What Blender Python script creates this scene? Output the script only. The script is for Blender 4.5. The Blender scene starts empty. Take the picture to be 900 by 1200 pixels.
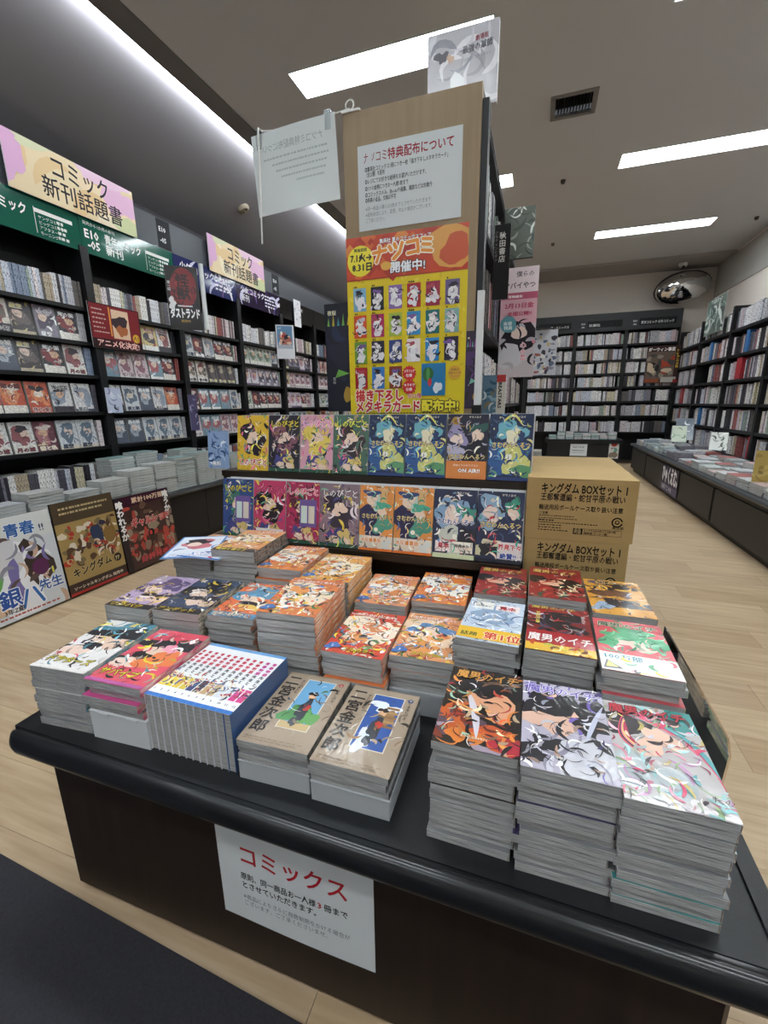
import bpy, math, random
from mathutils import Vector, Matrix
R = math.radians
SC = bpy.context.scene
COL = SC.collection

# ------------------------------------------------------------------ camera, world, exposure
H = 0.98                      # camera height above the floor
F = 513.5                     # focal length in pixels of the 900x1200 frame
YAW, PITCH, ROLL = R(19.0815), R(13.7925), R(0.7813)
_f = Vector((-math.sin(YAW)*math.cos(PITCH), math.cos(YAW)*math.cos(PITCH), -math.sin(PITCH)))
_r = Vector((math.cos(YAW), math.sin(YAW), 0))
_d = _f.cross(_r)
CR = math.cos(ROLL)*_r + math.sin(ROLL)*_d
CD = -math.sin(ROLL)*_r + math.cos(ROLL)*_d
cam_data = bpy.data.cameras.new('camera')
cam_data.sensor_fit = 'HORIZONTAL'; cam_data.sensor_width = 36; cam_data.lens = 36*F/900
cam_data.clip_start = 0.02; cam_data.clip_end = 60
cam = bpy.data.objects.new('camera', cam_data); COL.objects.link(cam)
mw = Matrix.Identity(4)
for i in range(3):
    mw[i][0] = CR[i]; mw[i][1] = -CD[i]; mw[i][2] = -_f[i]
mw[2][3] = H
cam.matrix_world = mw
SC.camera = cam
W = bpy.data.worlds.new('world'); SC.world = W; W.use_nodes = True
W.node_tree.nodes['Background'].inputs[0].default_value = (.8, .85, .9, 1)
W.node_tree.nodes['Background'].inputs[1].default_value = .05
SC.view_settings.view_transform = 'Standard'; SC.view_settings.look = 'None'
SC.view_settings.gamma = 1; SC.view_settings.use_curve_mapping = False
SC.view_settings.exposure = 0.95
LAMP = 13.0                   # emission of the ceiling troffers
STRIP = 15.0                   # emission of the cove strip

# a pixel gives a direction; the distance comes from the plane the thing stands in
def ray(px, py): return CR*((px-450)/F) + CD*((py-600)/F) + _f
def at_z(px, py, z):
    d = ray(px, py); return Vector((0, 0, H)) + d*((z-H)/d.z)
def at_y(px, py, y):
    d = ray(px, py); return Vector((0, 0, H)) + d*(y/d.y)
def at_x(px, py, x):
    d = ray(px, py); return Vector((0, 0, H)) + d*(x/d.x)

# ------------------------------------------------------------------ colour and materials
def lin(c):
    if isinstance(c, str):
        c = c.lstrip('#')
        if len(c) == 3: c = ''.join(k*2 for k in c)
        c = [int(c[i:i+2], 16)/255 for i in (0, 2, 4)]
    return tuple((x/12.92 if x <= .04045 else ((x+.055)/1.055)**2.4) for x in c[:3]) + (1.0,)

MATS = {}
def mat(name, col='#808080', rough=.5, metal=0, coat=0, coat_rough=.1, bump=0, bscale=40, bstretch=(1, 1, 1), emit=0,
        attr=False, noise=0, nscale=20, nstretch=(1, 1, 1), col2=None, crinkle=0, cscale=60, trans=0, alpha=1, spec=.5, letter=0, ior=1.45):
    if name in MATS: return MATS[name]
    m = bpy.data.materials.new(name); m.use_nodes = True; MATS[name] = m
    nt = m.node_tree; N = nt.nodes; L = nt.links
    b = N['Principled BSDF']
    b.inputs['Base Color'].default_value = lin(col); b.inputs['Roughness'].default_value = rough
    b.inputs['Metallic'].default_value = metal; b.inputs['Coat Weight'].default_value = coat
    b.inputs['Coat Roughness'].default_value = coat_rough; b.inputs['Transmission Weight'].default_value = trans
    b.inputs['Alpha'].default_value = alpha; b.inputs['Specular IOR Level'].default_value = spec; b.inputs['IOR'].default_value = ior
    tc = None
    def coords(stretch):
        nonlocal tc
        tc = tc or N.new('ShaderNodeTexCoord')
        mp = N.new('ShaderNodeMapping'); mp.inputs['Scale'].default_value = stretch
        L.new(tc.outputs['Object'], mp.inputs['Vector']); return mp.outputs[0]
    src = None
    if attr:
        a = N.new('ShaderNodeAttribute'); a.attribute_name = 'Col'; src = a.outputs['Color']
    if noise:
        nz = N.new('ShaderNodeTexNoise'); nz.inputs['Scale'].default_value = nscale; nz.inputs['Detail'].default_value = 6
        L.new(coords(nstretch), nz.inputs['Vector'])
        mx = N.new('ShaderNodeMix'); mx.data_type = 'RGBA'
        rmp = N.new('ShaderNodeMapRange'); rmp.inputs[1].default_value = .35; rmp.inputs[2].default_value = .65
        rmp.inputs[3].default_value = 0; rmp.inputs[4].default_value = noise
        L.new(nz.outputs['Fac'], rmp.inputs[0]); L.new(rmp.outputs[0], mx.inputs[0])
        if src: L.new(src, mx.inputs[6])
        else: mx.inputs[6].default_value = lin(col)
        mx.inputs[7].default_value = lin(col2 or '#000'); src = mx.outputs[2]
    if letter:
        nz = N.new('ShaderNodeTexNoise'); nz.inputs['Scale'].default_value = 150; nz.inputs['Detail'].default_value = 3
        L.new(coords((1, 1, .55)), nz.inputs['Vector'])
        cr = N.new('ShaderNodeMapRange'); cr.inputs[1].default_value = .52; cr.inputs[2].default_value = .60; cr.inputs[3].default_value = 0; cr.inputs[4].default_value = letter
        L.new(nz.outputs['Fac'], cr.inputs[0])
        mx = N.new('ShaderNodeMix'); mx.data_type = 'RGBA'; L.new(cr.outputs[0], mx.inputs[0])
        if src: L.new(src, mx.inputs[6])
        else: mx.inputs[6].default_value = lin(col)
        mx.inputs[7].default_value = lin('#2a2530'); src = mx.outputs[2]
    if src:
        L.new(src, b.inputs['Base Color'])
        if emit: L.new(src, b.inputs['Emission Color'])
    if emit:
        if not src: b.inputs['Emission Color'].default_value = lin(col)
        b.inputs['Emission Strength'].default_value = emit
    if bump:
        nz = N.new('ShaderNodeTexNoise'); nz.inputs['Scale'].default_value = bscale; nz.inputs['Detail'].default_value = 4
        L.new(coords(bstretch), nz.inputs['Vector'])
        bp = N.new('ShaderNodeBump'); bp.inputs['Strength'].default_value = bump; bp.inputs['Distance'].default_value = .004
        L.new(nz.outputs['Fac'], bp.inputs['Height']); L.new(bp.outputs[0], b.inputs['Normal'])
    if crinkle:
        nz = N.new('ShaderNodeTexNoise'); nz.inputs['Scale'].default_value = cscale; nz.inputs['Detail'].default_value = 5; nz.inputs['Distortion'].default_value = 1.5
        L.new(coords((1, .5, 1)), nz.inputs['Vector'])
        bp = N.new('ShaderNodeBump'); bp.inputs['Strength'].default_value = crinkle; bp.inputs['Distance'].default_value = .004
        L.new(nz.outputs['Fac'], bp.inputs['Height']); L.new(bp.outputs[0], b.inputs['Coat Normal'])
    return m

PRINT = mat('glossy print', attr=True, rough=.45, coat=.7, coat_rough=.12, crinkle=.5, cscale=22)
PAPERP = mat('paper print', attr=True, rough=.6, spec=.3)
FARP = mat('small cover print', attr=True, rough=.5, coat=.35, coat_rough=.2, noise=.45, nscale=70, col2='#5a5360')
SPINE = mat('spine print', attr=True, rough=.45, coat=.3, coat_rough=.2, letter=.75)
PAGES = mat('page edges', '#c4c4c1', rough=.6, coat=.9, coat_rough=.09, noise=.75, nscale=90, nstretch=(.25, .25, 9), col2='#77787a', bump=.5, bscale=60, bstretch=(.5, .5, 8), crinkle=1.0, cscale=38)
PAGESFAR = mat('wrapped page edges', '#c2c4c0', rough=.6, coat=.5, coat_rough=.25, noise=.7, nscale=70, nstretch=(.3, .3, 6), col2='#8b9090', bump=.4, bscale=50, bstretch=(.5, .5, 6))
BLACK = mat('black laminate', '#16181b', rough=.38, bump=.05, bscale=300, noise=.5, nscale=60, col2='#202327')
SHELF = mat('black shelf', '#0f1012', rough=.45)
WHITEP = mat('white paper', '#d9dcdb', rough=.6, noise=.25, nscale=12, col2='#cfd3d4')
GREYBOX = mat('grey carton', '#b4b8bb', rough=.55)
CARD = mat('brown cardboard', '#a98d5c', rough=.75, noise=.35, nscale=7, nstretch=(1, 1, 5), col2='#b59a69')
METAL = mat('brushed metal', '#b8bcc0', rough=.3, metal=1)

_ON = 'first second third fourth fifth sixth seventh eighth ninth tenth eleventh twelfth thirteenth fourteenth fifteenth sixteenth seventeenth eighteenth nineteenth'.split()
_TN = {2: ('twentieth', 'twenty'), 3: ('thirtieth', 'thirty'), 4: ('fortieth', 'forty'), 5: ('fiftieth', 'fifty'), 6: ('sixtieth', 'sixty')}
def nth_(i):
    if i <= 19: return _ON[i-1]
    return _TN[i//10][0] if i % 10 == 0 else _TN[i//10][1]+'-'+_ON[i % 10-1]
# ------------------------------------------------------------------ mesh helpers
def link(name, me, parent=None, loc=None, rot=None, mtx=None):
    o = bpy.data.objects.new(name, me); COL.objects.link(o)
    if parent: o.parent = parent
    if loc is not None: o.location = loc
    if rot is not None: o.rotation_euler = rot
    if mtx is not None: o.matrix_local = mtx
    return o
def tag(o, label=None, cat=None, group=None, kind=None):
    if label: o['label'] = label
    if cat: o['category'] = cat
    if group: o['group'] = group
    if kind: o['kind'] = kind
    return o
def empty(name, label, cat, loc=(0, 0, 0), rz=0, group=None):
    o = bpy.data.objects.new(name, None); COL.objects.link(o); o.empty_display_size = .02
    o.location = loc; o.rotation_euler = (0, 0, rz)
    return tag(o, label, cat, group)
def S(o): o['kind'] = 'structure'; return o

class MB:
    def __init__(s): s.v = []; s.f = []; s.m = []; s.c = []
    def face(s, pts, m=0, c=None):
        n = len(s.v); s.v += [tuple(p) for p in pts]; s.f.append(tuple(range(n, n+len(pts)))); s.m.append(m); s.c.append(c)
    def box(s, x0, y0, z0, x1, y1, z1, m=0, c=None, skip=()):
        x0, x1 = sorted((x0, x1)); y0, y1 = sorted((y0, y1)); z0, z1 = sorted((z0, z1))
        n = len(s.v)
        s.v += [(x0, y0, z0), (x1, y0, z0), (x1, y1, z0), (x0, y1, z0), (x0, y0, z1), (x1, y0, z1), (x1, y1, z1), (x0, y1, z1)]
        for k, q in (('-z', (0, 3, 2, 1)), ('+z', (4, 5, 6, 7)), ('-y', (0, 1, 5, 4)), ('+x', (1, 2, 6, 5)), ('+y', (2, 3, 7, 6)), ('-x', (3, 0, 4, 7))):
            if k in skip: continue
            s.f.append(tuple(n+i for i in q)); s.m.append(m if not isinstance(m, dict) else m.get(k, m.get('', 0))); s.c.append(c)
        return s
    def obox(s, mtx, *a, **k):
        t = MB(); t.box(*a, **k); n = len(s.v)
        s.v += [tuple(mtx @ Vector(p)) for p in t.v]; s.f += [tuple(n+i for i in q) for q in t.f]; s.m += t.m; s.c += t.c
        return s
    def prism(s, prof, x0, x1, axis='x', m=0, c=None):
        """profile of (a, b) points pushed along an axis; x: (a,b)=(y,z), y: (x,z), z: (x,y)"""
        P = {'x': lambda t, a, b: (t, a, b), 'y': lambda t, a, b: (a, t, b), 'z': lambda t, a, b: (a, b, t)}[axis]
        k = len(prof); n = len(s.v)
        s.v += [P(x0, a, b) for a, b in prof] + [P(x1, a, b) for a, b in prof]
        s.f.append(tuple(range(n, n+k))[::-1]); s.f.append(tuple(range(n+k, n+2*k)))
        for i in range(k):
            j = (i+1) % k; s.f.append((n+i, n+j, n+k+j, n+k+i))
        s.m += [m]*(k+2); s.c += [c]*(k+2)
        return s
    def tube(s, pts, r, n=8, m=0, c=None):
        pts = [Vector(p) for p in pts]; base = len(s.v)
        for i, p in enumerate(pts):
            t = (pts[min(i+1, len(pts)-1)]-pts[max(i-1, 0)]).normalized()
            a = t.orthogonal().normalized() if i == 0 else (a-t*a.dot(t)).normalized()
            b = t.cross(a); rr = r[i] if isinstance(r, (list, tuple)) else r
            s.v += [tuple(p+(a*math.cos(2*math.pi*k/n)+b*math.sin(2*math.pi*k/n))*rr) for k in range(n)]
        for i in range(len(pts)-1):
            for k in range(n):
                q = base+i*n; s.f.append((q+k, q+(k+1) % n, q+n+(k+1) % n, q+n+k)); s.m.append(m); s.c.append(c)
        s.f.append(tuple(range(base, base+n))[::-1]); s.f.append(tuple(range(base+(len(pts)-1)*n, base+len(pts)*n))); s.m += [m, m]; s.c += [c, c]
        return s
    def mesh(s, name, mats, smooth=False):
        me = bpy.data.meshes.new(name); me.from_pydata(s.v, [], s.f)
        for x in (mats if isinstance(mats, (list, tuple)) else [mats]): me.materials.append(x)
        me.polygons.foreach_set('material_index', s.m)
        if any(c is not None for c in s.c):
            at = me.color_attributes.new('Col', 'FLOAT_COLOR', 'CORNER'); buf = []
            for q, c in zip(s.f, s.c): buf += list(c or (.5, .5, .5, 1))*len(q)
            at.data.foreach_set('color', buf)
        if smooth: me.polygons.foreach_set('use_smooth', [True]*len(s.f))
        me.update(); return me
    def build(s, name, mats, parent=None, loc=None, rot=None, mtx=None, smooth=False):
        return link(name, s.mesh(name, mats, smooth), parent, loc, rot, mtx)

# ------------------------------------------------------------------ flat print (lettering and abstract cover colours)
_tc = bpy.data.curves.new('lettering', 'FONT'); _to = bpy.data.objects.new('lettering', _tc)
_cache = {}
def glyphs(body, offset, res, space=1.0):
    k = (body, offset, res, space)
    if k not in _cache:
        _tc.body = body; _tc.offset = offset; _tc.resolution_u = res; _tc.space_character = space
        me = bpy.data.meshes.new_from_object(_to)
        v = [(p.co.x, p.co.y) for p in me.vertices]; f = [tuple(p.vertices) for p in me.polygons]
        bpy.data.meshes.remove(me); _cache[k] = (v, f)
    return _cache[k]
def _srgb(c):
    c = c.lstrip('#'); c = ''.join(k*2 for k in c) if len(c) == 3 else c
    return [int(c[i:i+2], 16)/255 for i in (0, 2, 4)]
def clip(poly, w, h):
    for ax, lo, sg in ((0, 0, 1), (0, w, -1), (1, 0, 1), (1, h, -1)):
        out = []; n = len(poly)
        for i in range(n):
            a, b = poly[i], poly[(i+1) % n]; da = (a[ax]-lo)*sg; db = (b[ax]-lo)*sg
            if da >= 0: out.append(a)
            if (da >= 0) != (db >= 0):
                t = da/(da-db); out.append((a[0]+(b[0]-a[0])*t, a[1]+(b[1]-a[1])*t))
        poly = out
        if len(poly) < 3: return []
    return poly
class Pr:
    """a printed sheet, w x h metres, x right, y up, drawn in thin layers; positions are fractions, sizes fractions of the width"""
    EPS = 8e-6
    def __init__(s, w, h, bg=None, back=0.0):
        s.w, s.h, s.z, s.mb, s.used = w, h, 0, MB(), []
        if bg: s.rect(0, 0, 1, 1, bg)
    def up(s): s.z += s.EPS; return s
    def raw(s, pts, c):
        q = clip([(x, y) for x, y in pts], s.w, s.h)
        if isinstance(c, str) and c not in s.used: s.used.append(c)
        if len(q) >= 3: s.mb.face([(x, y, s.z) for x, y in q], 0, lin(c) if not isinstance(c, tuple) else c)
        return s
    def rect(s, x0, y0, x1, y1, c):
        s.up(); return s.raw([(x0*s.w, y0*s.h), (x1*s.w, y0*s.h), (x1*s.w, y1*s.h), (x0*s.w, y1*s.h)], c)
    def quad(s, pts, c):
        s.up(); return s.raw([(x*s.w, y*s.h) for x, y in pts], c)
    def blob(s, cx, cy, rx, ry, c, wob=.18, seed=0, n=16, up=True):
        if up: s.up()
        g = random.Random(hash((cx, cy, seed)) & 0xffff); p = [g.uniform(0, 6.28) for _ in range(3)]
        pts = []
        for i in range(n):
            a = 2*math.pi*i/n; k = 1+wob*(.6*math.sin(2*a+p[0])+.5*math.sin(3*a+p[1])+.4*math.sin(5*a+p[2]))
            pts.append((cx*s.w+math.cos(a)*rx*s.w*k, cy*s.h+math.sin(a)*ry*s.w*k))
        return s.raw(pts, c)
    def ell(s, cx, cy, rx, ry, c, n=20): return s.blob(cx, cy, rx, ry, c, 0, 0, n)
    def burst(s, cx, cy, r, c, n=14):
        s.up(); pts = []
        for i in range(2*n):
            a = math.pi*i/n; k = r*s.w*(1 if i % 2 else .84); pts.append((cx*s.w+math.cos(a)*k, cy*s.h+math.sin(a)*k))
        return s.raw(pts, c)
    def ribbon(s, pts, wd, c, taper=True, n=14, up=True):
        if up: s.up()
        P = [Vector((x*s.w, y*s.h)) for x, y in pts]; k = len(P)-1; C = []
        for i in range(n+1):
            t = i/n*k; j = min(int(t), k-1); u = t-j
            p0, p1, p2, p3 = P[max(j-1, 0)], P[j], P[j+1], P[min(j+2, k)]
            C.append(.5*((2*p1)+(p2-p0)*u+(2*p0-5*p1+4*p2-p3)*u*u+(3*p1-p0-3*p2+p3)*u**3))
        A, B = [], []
        for i, p in enumerate(C):
            t = (C[min(i+1, n)]-C[max(i-1, 0)]); t = t.normalized() if t.length > 1e-9 else Vector((1, 0)); q = Vector((-t.y, t.x))
            hw = wd*s.w*.5*(math.sin(math.pi*(i/n)**.8)*.9+.1 if taper else 1); A.append(p+q*hw); B.append(p-q*hw)
        for i in range(n): s.raw([tuple(A[i]), tuple(A[i+1]), tuple(B[i+1]), tuple(B[i])], c)
        return s
    def swirl(s, n, pal, x0, y0, x1, y1, ln, wd, seed):
        g = random.Random(seed)
        for i in range(n):
            x, y, a = g.uniform(x0, x1), g.uniform(y0, y1), g.uniform(0, 6.28); k = g.choice((-1, 1)); pts = []
            for j in range(4):
                pts.append((x, y)); x += math.cos(a)*ln/3; y += math.sin(a)*ln/3*s.w/s.h; a += k*g.uniform(.4, 1.1)
            s.ribbon(pts, wd*g.uniform(.5, 1.5), g.choice(pal), n=7)
        return s
    def dots(s, n, pal, x0, y0, x1, y1, r, seed):
        g = random.Random(seed)
        for i in range(n): s.blob(g.uniform(x0, x1), g.uniform(y0, y1), r*g.uniform(.5, 1.5), r*g.uniform(.5, 1.5), g.choice(pal), .25, i, 9)
        return s
    def detail(s, seed=1, n=60, ink=34, y0=0, y1=1):
        """busy fine strokes in the colours already used, plus dark pen lines"""
        g = random.Random(seed); used = list(s.used)
        for i in range(n+ink):
            x, y, a, k = g.uniform(0, 1), g.uniform(y0, y1), g.uniform(0, 6.28), g.choice((-1, 1)); ln = g.uniform(.08, .26); pts = []
            for j in range(4):
                pts.append((x, y)); x += math.cos(a)*ln/3; y += math.sin(a)*ln/3*s.w/s.h; a += k*g.uniform(.2, .9)
            if i < n:
                c = [int(v*255) for v in _srgb(g.choice(used))]; f = g.uniform(.62, 1.25); c = '#%02x%02x%02x' % tuple(max(0, min(255, int(v*f+8))) for v in c)
                s.ribbon(pts, g.uniform(.015, .055), c, n=6)
            else: s.ribbon(pts, g.uniform(.006, .014), g.choice(['#1a1518', '#241c22', '#f4efe9', '#30262a']), n=6)
        return s
    def grid_bg(s, c, n=12):
        s.up()
        for i in range(n):
            for j in range(n): s.raw([(s.w*(i+a)/n, s.h*(j+b)/n) for a, b in ((0, 0), (1, 0), (1, 1), (0, 1))], c)
        return s
    def text(s, body, x, y, size, c, out=None, ow=.06, wt=.0, fit=None, vert=False, rot=0, res=1, mirror=False, lead=1.0, slant=0):
        """x, y: left baseline as fractions; size in widths; fit: width in fractions; out: outline colour"""
        if vert:
            for i, ch in enumerate(body): s.text(ch, x, y-i*size*s.w/s.h*lead, size, c, out, ow, wt, None, False, rot, res)
            return s
        v, f = glyphs(body, 0.0, res)
        if not v: return s
        k = size*s.w; xm = max(a for a, _ in v); kx = k if fit is None else min(k*1.25, fit*s.w/max(xm, 1e-6))
        cr, sr = math.cos(R(rot)), math.sin(R(rot))
        ring = lambda r, m: [(r*math.cos(2*math.pi*q/m+.3), r*math.sin(2*math.pi*q/m+.3)) for q in range(m)]
        # heavier weights and outlines are struck several times around the letter
        for col, strikes in (((out, ring(wt+ow, 8)),) if out else ()) + ((c, [(0, 0)]+(ring(wt, 4) if wt > .006 else [])),):
            L = lin(col)
            for ox, oy in strikes:
                s.up(); n = len(s.mb.v)
                for a, b in v:
                    if mirror: a = xm-a
                    X, Y = (a+b*slant+ox)*kx, (b+oy)*k
                    s.mb.v.append((x*s.w+X*cr-Y*sr, y*s.h+X*sr+Y*cr, s.z))
                for q in f: s.mb.f.append(tuple(n+i for i in (q[::-1] if mirror else q))); s.mb.m.append(0); s.mb.c.append(L)
        return s
    def lines(s, x0, y0, x1, n, step, hgt, c, seed=0, k=9):
        """rows of tiny unreadable small print as broken bars"""
        g = random.Random(seed)
        for i in range(n):
            x = x0; s.up()
            while x < x1-g.uniform(0, .1):
                d = g.uniform(.6, 1.4)*(x1-x0)/k*.6; y = (y0-i*step)*s.h
                s.raw([(x*s.w, y), (min(x+d, x1)*s.w, y), (min(x+d, x1)*s.w, y+hgt*s.w), (x*s.w, y+hgt*s.w)], c); x += d+g.uniform(.1, .35)*(x1-x0)/k
        return s
    def mesh(s, name, m=None): return s.mb.mesh(name, m or PRINT)

def frame_mtx(p_bl, p_br, p_tl):
    """matrix that lays a sheet's x along bl->br and y along bl->tl"""
    X = (p_br-p_bl).normalized(); Y = (p_tl-p_bl); Y = (Y-X*Y.dot(X)).normalized(); Z = X.cross(Y)
    m = Matrix.Identity(4)
    for i in range(3): m[i][0], m[i][1], m[i][2], m[i][3] = X[i], Y[i], Z[i], p_bl[i]
    return m
FRONT = Matrix(((1, 0, 0, 0), (0, 0, -1, 0), (0, 1, 0, 0), (0, 0, 0, 1)))       # sheet facing -y, x to +x
def facing_px(loc, tilt=0):   # sheet facing +x (left wall), its x along +y
    return Matrix.Translation(loc) @ Matrix.Rotation(R(90), 4, 'Z') @ Matrix.Rotation(R(90), 4, 'X') @ Matrix.Rotation(tilt, 4, 'X')
def sheet(name, label, cat, pr, mtx, thick=.002, m=None, edge=None, group=None):
    """a flat printed board: a thin panel with its print as a part"""
    b = MB().box(0, 0, -thick, pr.w, pr.h, 0).build(name, edge or WHITEP, mtx=mtx); tag(b, label, cat, group)
    link('print', pr.mesh('print', m or PAPERP), b)
    return b

# ------------------------------------------------------------------ the room
CEIL, LOWC = H+2.0, H+2.075
XL, XR, YB, YF = -3.12, 2.45, 8.6, -4.2
def grid_plate(x0, x1, y0, y1, z, holes, name, m, t=.02):
    xs = sorted({x0, x1, *[h[0] for h in holes], *[h[2] for h in holes]}); ys = sorted({y0, y1, *[h[1] for h in holes], *[h[3] for h in holes]})
    b = MB()
    for i in range(len(xs)-1):
        for j in range(len(ys)-1):
            cx, cy = (xs[i]+xs[i+1])/2, (ys[j]+ys[j+1])/2
            if any(h[0] < cx < h[2] and h[1] < cy < h[3] for h in holes): continue
            b.box(xs[i], ys[j], z, xs[i+1], ys[j+1], z+t)
    return S(b.build(name, m))
CEILM = mat('ceiling board', '#d6d5d5', rough=.9, bump=.15, bscale=160)
LOWM = mat('cove ceiling paint', '#8f8d92', rough=.85, bump=.1, bscale=160)
WALLM = mat('pale wallpaper', '#eae0d6', rough=.85, bump=.08, bscale=200)
DARKW = mat('dark grey wall paint', '#3f3d40', rough=.8)
troffers = []
for cx in (-1.605, .525):
    for cy in (-2.55, -.72, 1.10, 2.92, 4.68, 6.50):
        troffers.append((cx, cy, cx+1.25, cy+.25))
VENT = (-.035, 3.74, .225, 3.98)
grid_plate(-2.28, XR, YF, YB, CEIL, troffers+[VENT], 'ceiling', CEILM)
COVE = .50   # the cove ceiling slopes down towards the wall
S(MB().prism([(-2.28, LOWC), (XL, LOWC-COVE), (XL, LOWC+.03), (-2.28, LOWC+.03)], YF, YB, 'y').build('ceiling_cove', LOWM))
S(MB().box(-2.281, YF, CEIL-.006, -2.135, YB, CEIL-.0002).build('trim_1', mat('cove trim paint', '#7d7a77', rough=.8)))
S(MB().box(XL-.02, YF, 0, XL, YB, LOWC-COVE+.005).build('wall_left', DARKW))
S(MB().box(-2.28, YF, CEIL+.02, -2.27, YB, LOWC+.02).build('trim_4', CEILM))
S(MB().box(XR, YF, 0, XR+.02, YB, CEIL+.02).build('wall_right', WALLM))
S(MB().box(XL-.02, YB, 0, XR+.02, YB+.02, CEIL+.02).build('wall_back', WALLM))
S(MB().box(XL-.02, YF-.02, 0, XR+.02, YF, CEIL+.02).build('wall_front', WALLM))
b = MB().box(-2.13, 7.9, CEIL-.035, XR-.001, YB-.001, CEIL-.001); S(b.build('trim_2', mat('soffit paint', '#a8a39d', rough=.85)))
b = MB().box(XR-.012, 6.1, H+1.52, XR-.001, YB-.02, H+1.965); tag(b.build('clear_sheet', mat('clear panel', '#c9c6c0', rough=.15, coat=.4)), 'clear sheet panel fixed high on the wall above the far end of the shelves', 'panel')

# floor: wooden planks laid across the aisles, one object each
FLOORM = mat('floor underlay', '#4d3f30', rough=.8)
fl = S(MB().box(XL-.02, YF, -.05, XR+.02, YB, -.012).build('floor', FLOORM))
def plank_mat(i, a, b2):
    m = mat('oak plank %d' % i, a, rough=.42, noise=.8, nscale=3.2, nstretch=(1.2, 14, 1), col2=b2, bump=.04, bscale=30, bstretch=(.6, 9, 1), spec=.4)
    return m
PL = [plank_mat(0, '#bea788', '#a88f70'), plank_mat(1, '#b79e7e', '#a18868'), plank_mat(2, '#c4ad8d', '#ad9678'), plank_mat(3, '#baa386', '#a58c6e')]
PLM = []
for m_ in PL:
    PLM.append(MB().box(0, 0, -.012, .908, .1492, 0).mesh('plank', m_))
g = random.Random(3)
row = 0; y = .05
while y < 8.0:
    off = [0, .31, .62, .15, .47, .78][row % 6]
    x = -2.4-off
    while x < 1.75:
        seen = (x+.9 > -2.45 and x < -.7) or (x+.9 > .1 and x < 1.4) or y < 1.0
        if seen:
            p = link('plank', g.choice(PLM), fl, (x, y, 0))
        x += .909
    y += .15; row += 1
# carpet in the foreground
cm = mat('charcoal carpet', '#29282d', rough=.95, noise=.6, nscale=220, col2='#35343a', bump=.5, bscale=500)
p0, p1 = at_z(0, 1002, 0), at_z(350, 1200, 0)
sl = (p1.y-p0.y)/(p1.x-p0.x)
b = MB().prism([(-4, -3.5), (XR-.02, -3.5), (XR-.02, p0.y+sl*(XR-p0.x)), (-4+.9, p0.y+sl*(-3.1-p0.x))], .0005, .007, 'z')
b.v = [(max(v[0], XL+.01), v[1], v[2]) for v in b.v]
tag(b.build('carpet', cm), 'dark charcoal carpet along the front of the display table', 'carpet')

# ------------------------------------------------------------------ ceiling fittings
LAMPM = mat('lamp diffuser', '#f4fbff', emit=LAMP)
REFL = mat('white reflector', '#e8ecec', rough=.4)
b = MB(); b.box(0, 0, .055, 1.25, .25, .06); lamp_me = b.mesh('diffuser', LAMPM)
b = MB()
for a in ((0, 0, 1.25, .006), (0, .244, 1.25, .25), (0, 0, .006, .25), (1.244, 0, 1.25, .25)): b.box(a[0], a[1], -.004, a[2], a[3], .055)
frame_me = b.mesh('frame', REFL)
where = {(0, 3): 'above the wooden end panel', (1, 4): 'over the right aisle beside the dark vent', (1, 5): 'over the right aisle nearest the back shelves', (0, 4): 'mostly hidden behind the wooden end panel'}
for i, (x0, y0, x1, y1) in enumerate(troffers):
    k = (i//6, i % 6)
    lab = 'recessed white fluorescent ceiling light ' + where.get(k, 'outside the picture, row %s %s' % (['one', 'two'][k[0]], ['one', 'two', 'three', 'four', 'five', 'six'][k[1]]))
    e = empty('ceiling_light', lab, 'ceiling light', (x0, y0, CEIL), 0, 'recessed ceiling lights')
    link('frame', frame_me, e); link('diffuser', lamp_me, e)
tag(MB().box(-2.312, YF+.3, CEIL-.006, -2.284, 7.8, CEIL+.022).build('strip_light', mat('strip lamp', '#f6fbff', emit=STRIP)),
    'long bright linear light strip along the ceiling cove', 'strip light')
e = empty('air_vent', 'square dark air vent with slats in the ceiling', 'vent', (VENT[0], VENT[1], CEIL))
vm = mat('vent frame', '#8f8b85', rough=.6); w_, h_ = VENT[2]-VENT[0], VENT[3]-VENT[1]
b = MB()
for a in ((-.02, -.02, w_+.02, .012), (-.02, h_-.012, w_+.02, h_+.02), (-.02, 0, .012, h_), (w_-.012, 0, w_+.02, h_)): b.box(a[0], a[1], -.006, a[2], a[3], -.0005)
b.build('frame', vm, e); MB().box(0, 0, .05, w_, h_, .055).build('duct', mat('duct black', '#050505', rough=.9), e)
slm = MB().box(-.002, .012, 0, .002, h_-.012, .03).mesh('slat', mat('slat dark', '#080706', rough=.6))
for i in range(11): link('slat', slm, e, (.03+i*(w_-.06)/10, 0, .004), (0, .25, 0))
def disc(name, label, cat, x, y, z, r, h, col, parts=()):
    b = MB(); n = 16; prof = [(r, 0), (r*.98, -h*.5), (r*.7, -h), (0.001, -h)]
    for (r0, z0), (r1, z1) in zip(prof, prof[1:]):
        for k in range(n):
            a, c = 2*math.pi*k/n, 2*math.pi*(k+1)/n
            b.face([(r0*math.cos(a), r0*math.sin(a), z0), (r0*math.cos(c), r0*math.sin(c), z0), (r1*math.cos(c), r1*math.sin(c), z1), (r1*math.cos(a), r1*math.sin(a), z1)])
    return tag(b.build(name, mat(name+' plastic', col, rough=.5), loc=(x, y, z-.0005)), label, cat)
q = ray(285, 244); k_ = -COVE/(XL+2.28); tq = (LOWC+k_*2.28-H)/(q.z-k_*q.x)      # z = LOWC + k (x + 2.28)
q = Vector((0, 0, H))+q*tq
d = disc('smoke_detector', 'round beige smoke detector on the sloping cove ceiling', 'smoke detector', q.x, q.y, q.z, .055, .03, '#a49a88'); d.rotation_euler = (0, -math.atan(k_), 0)
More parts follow.
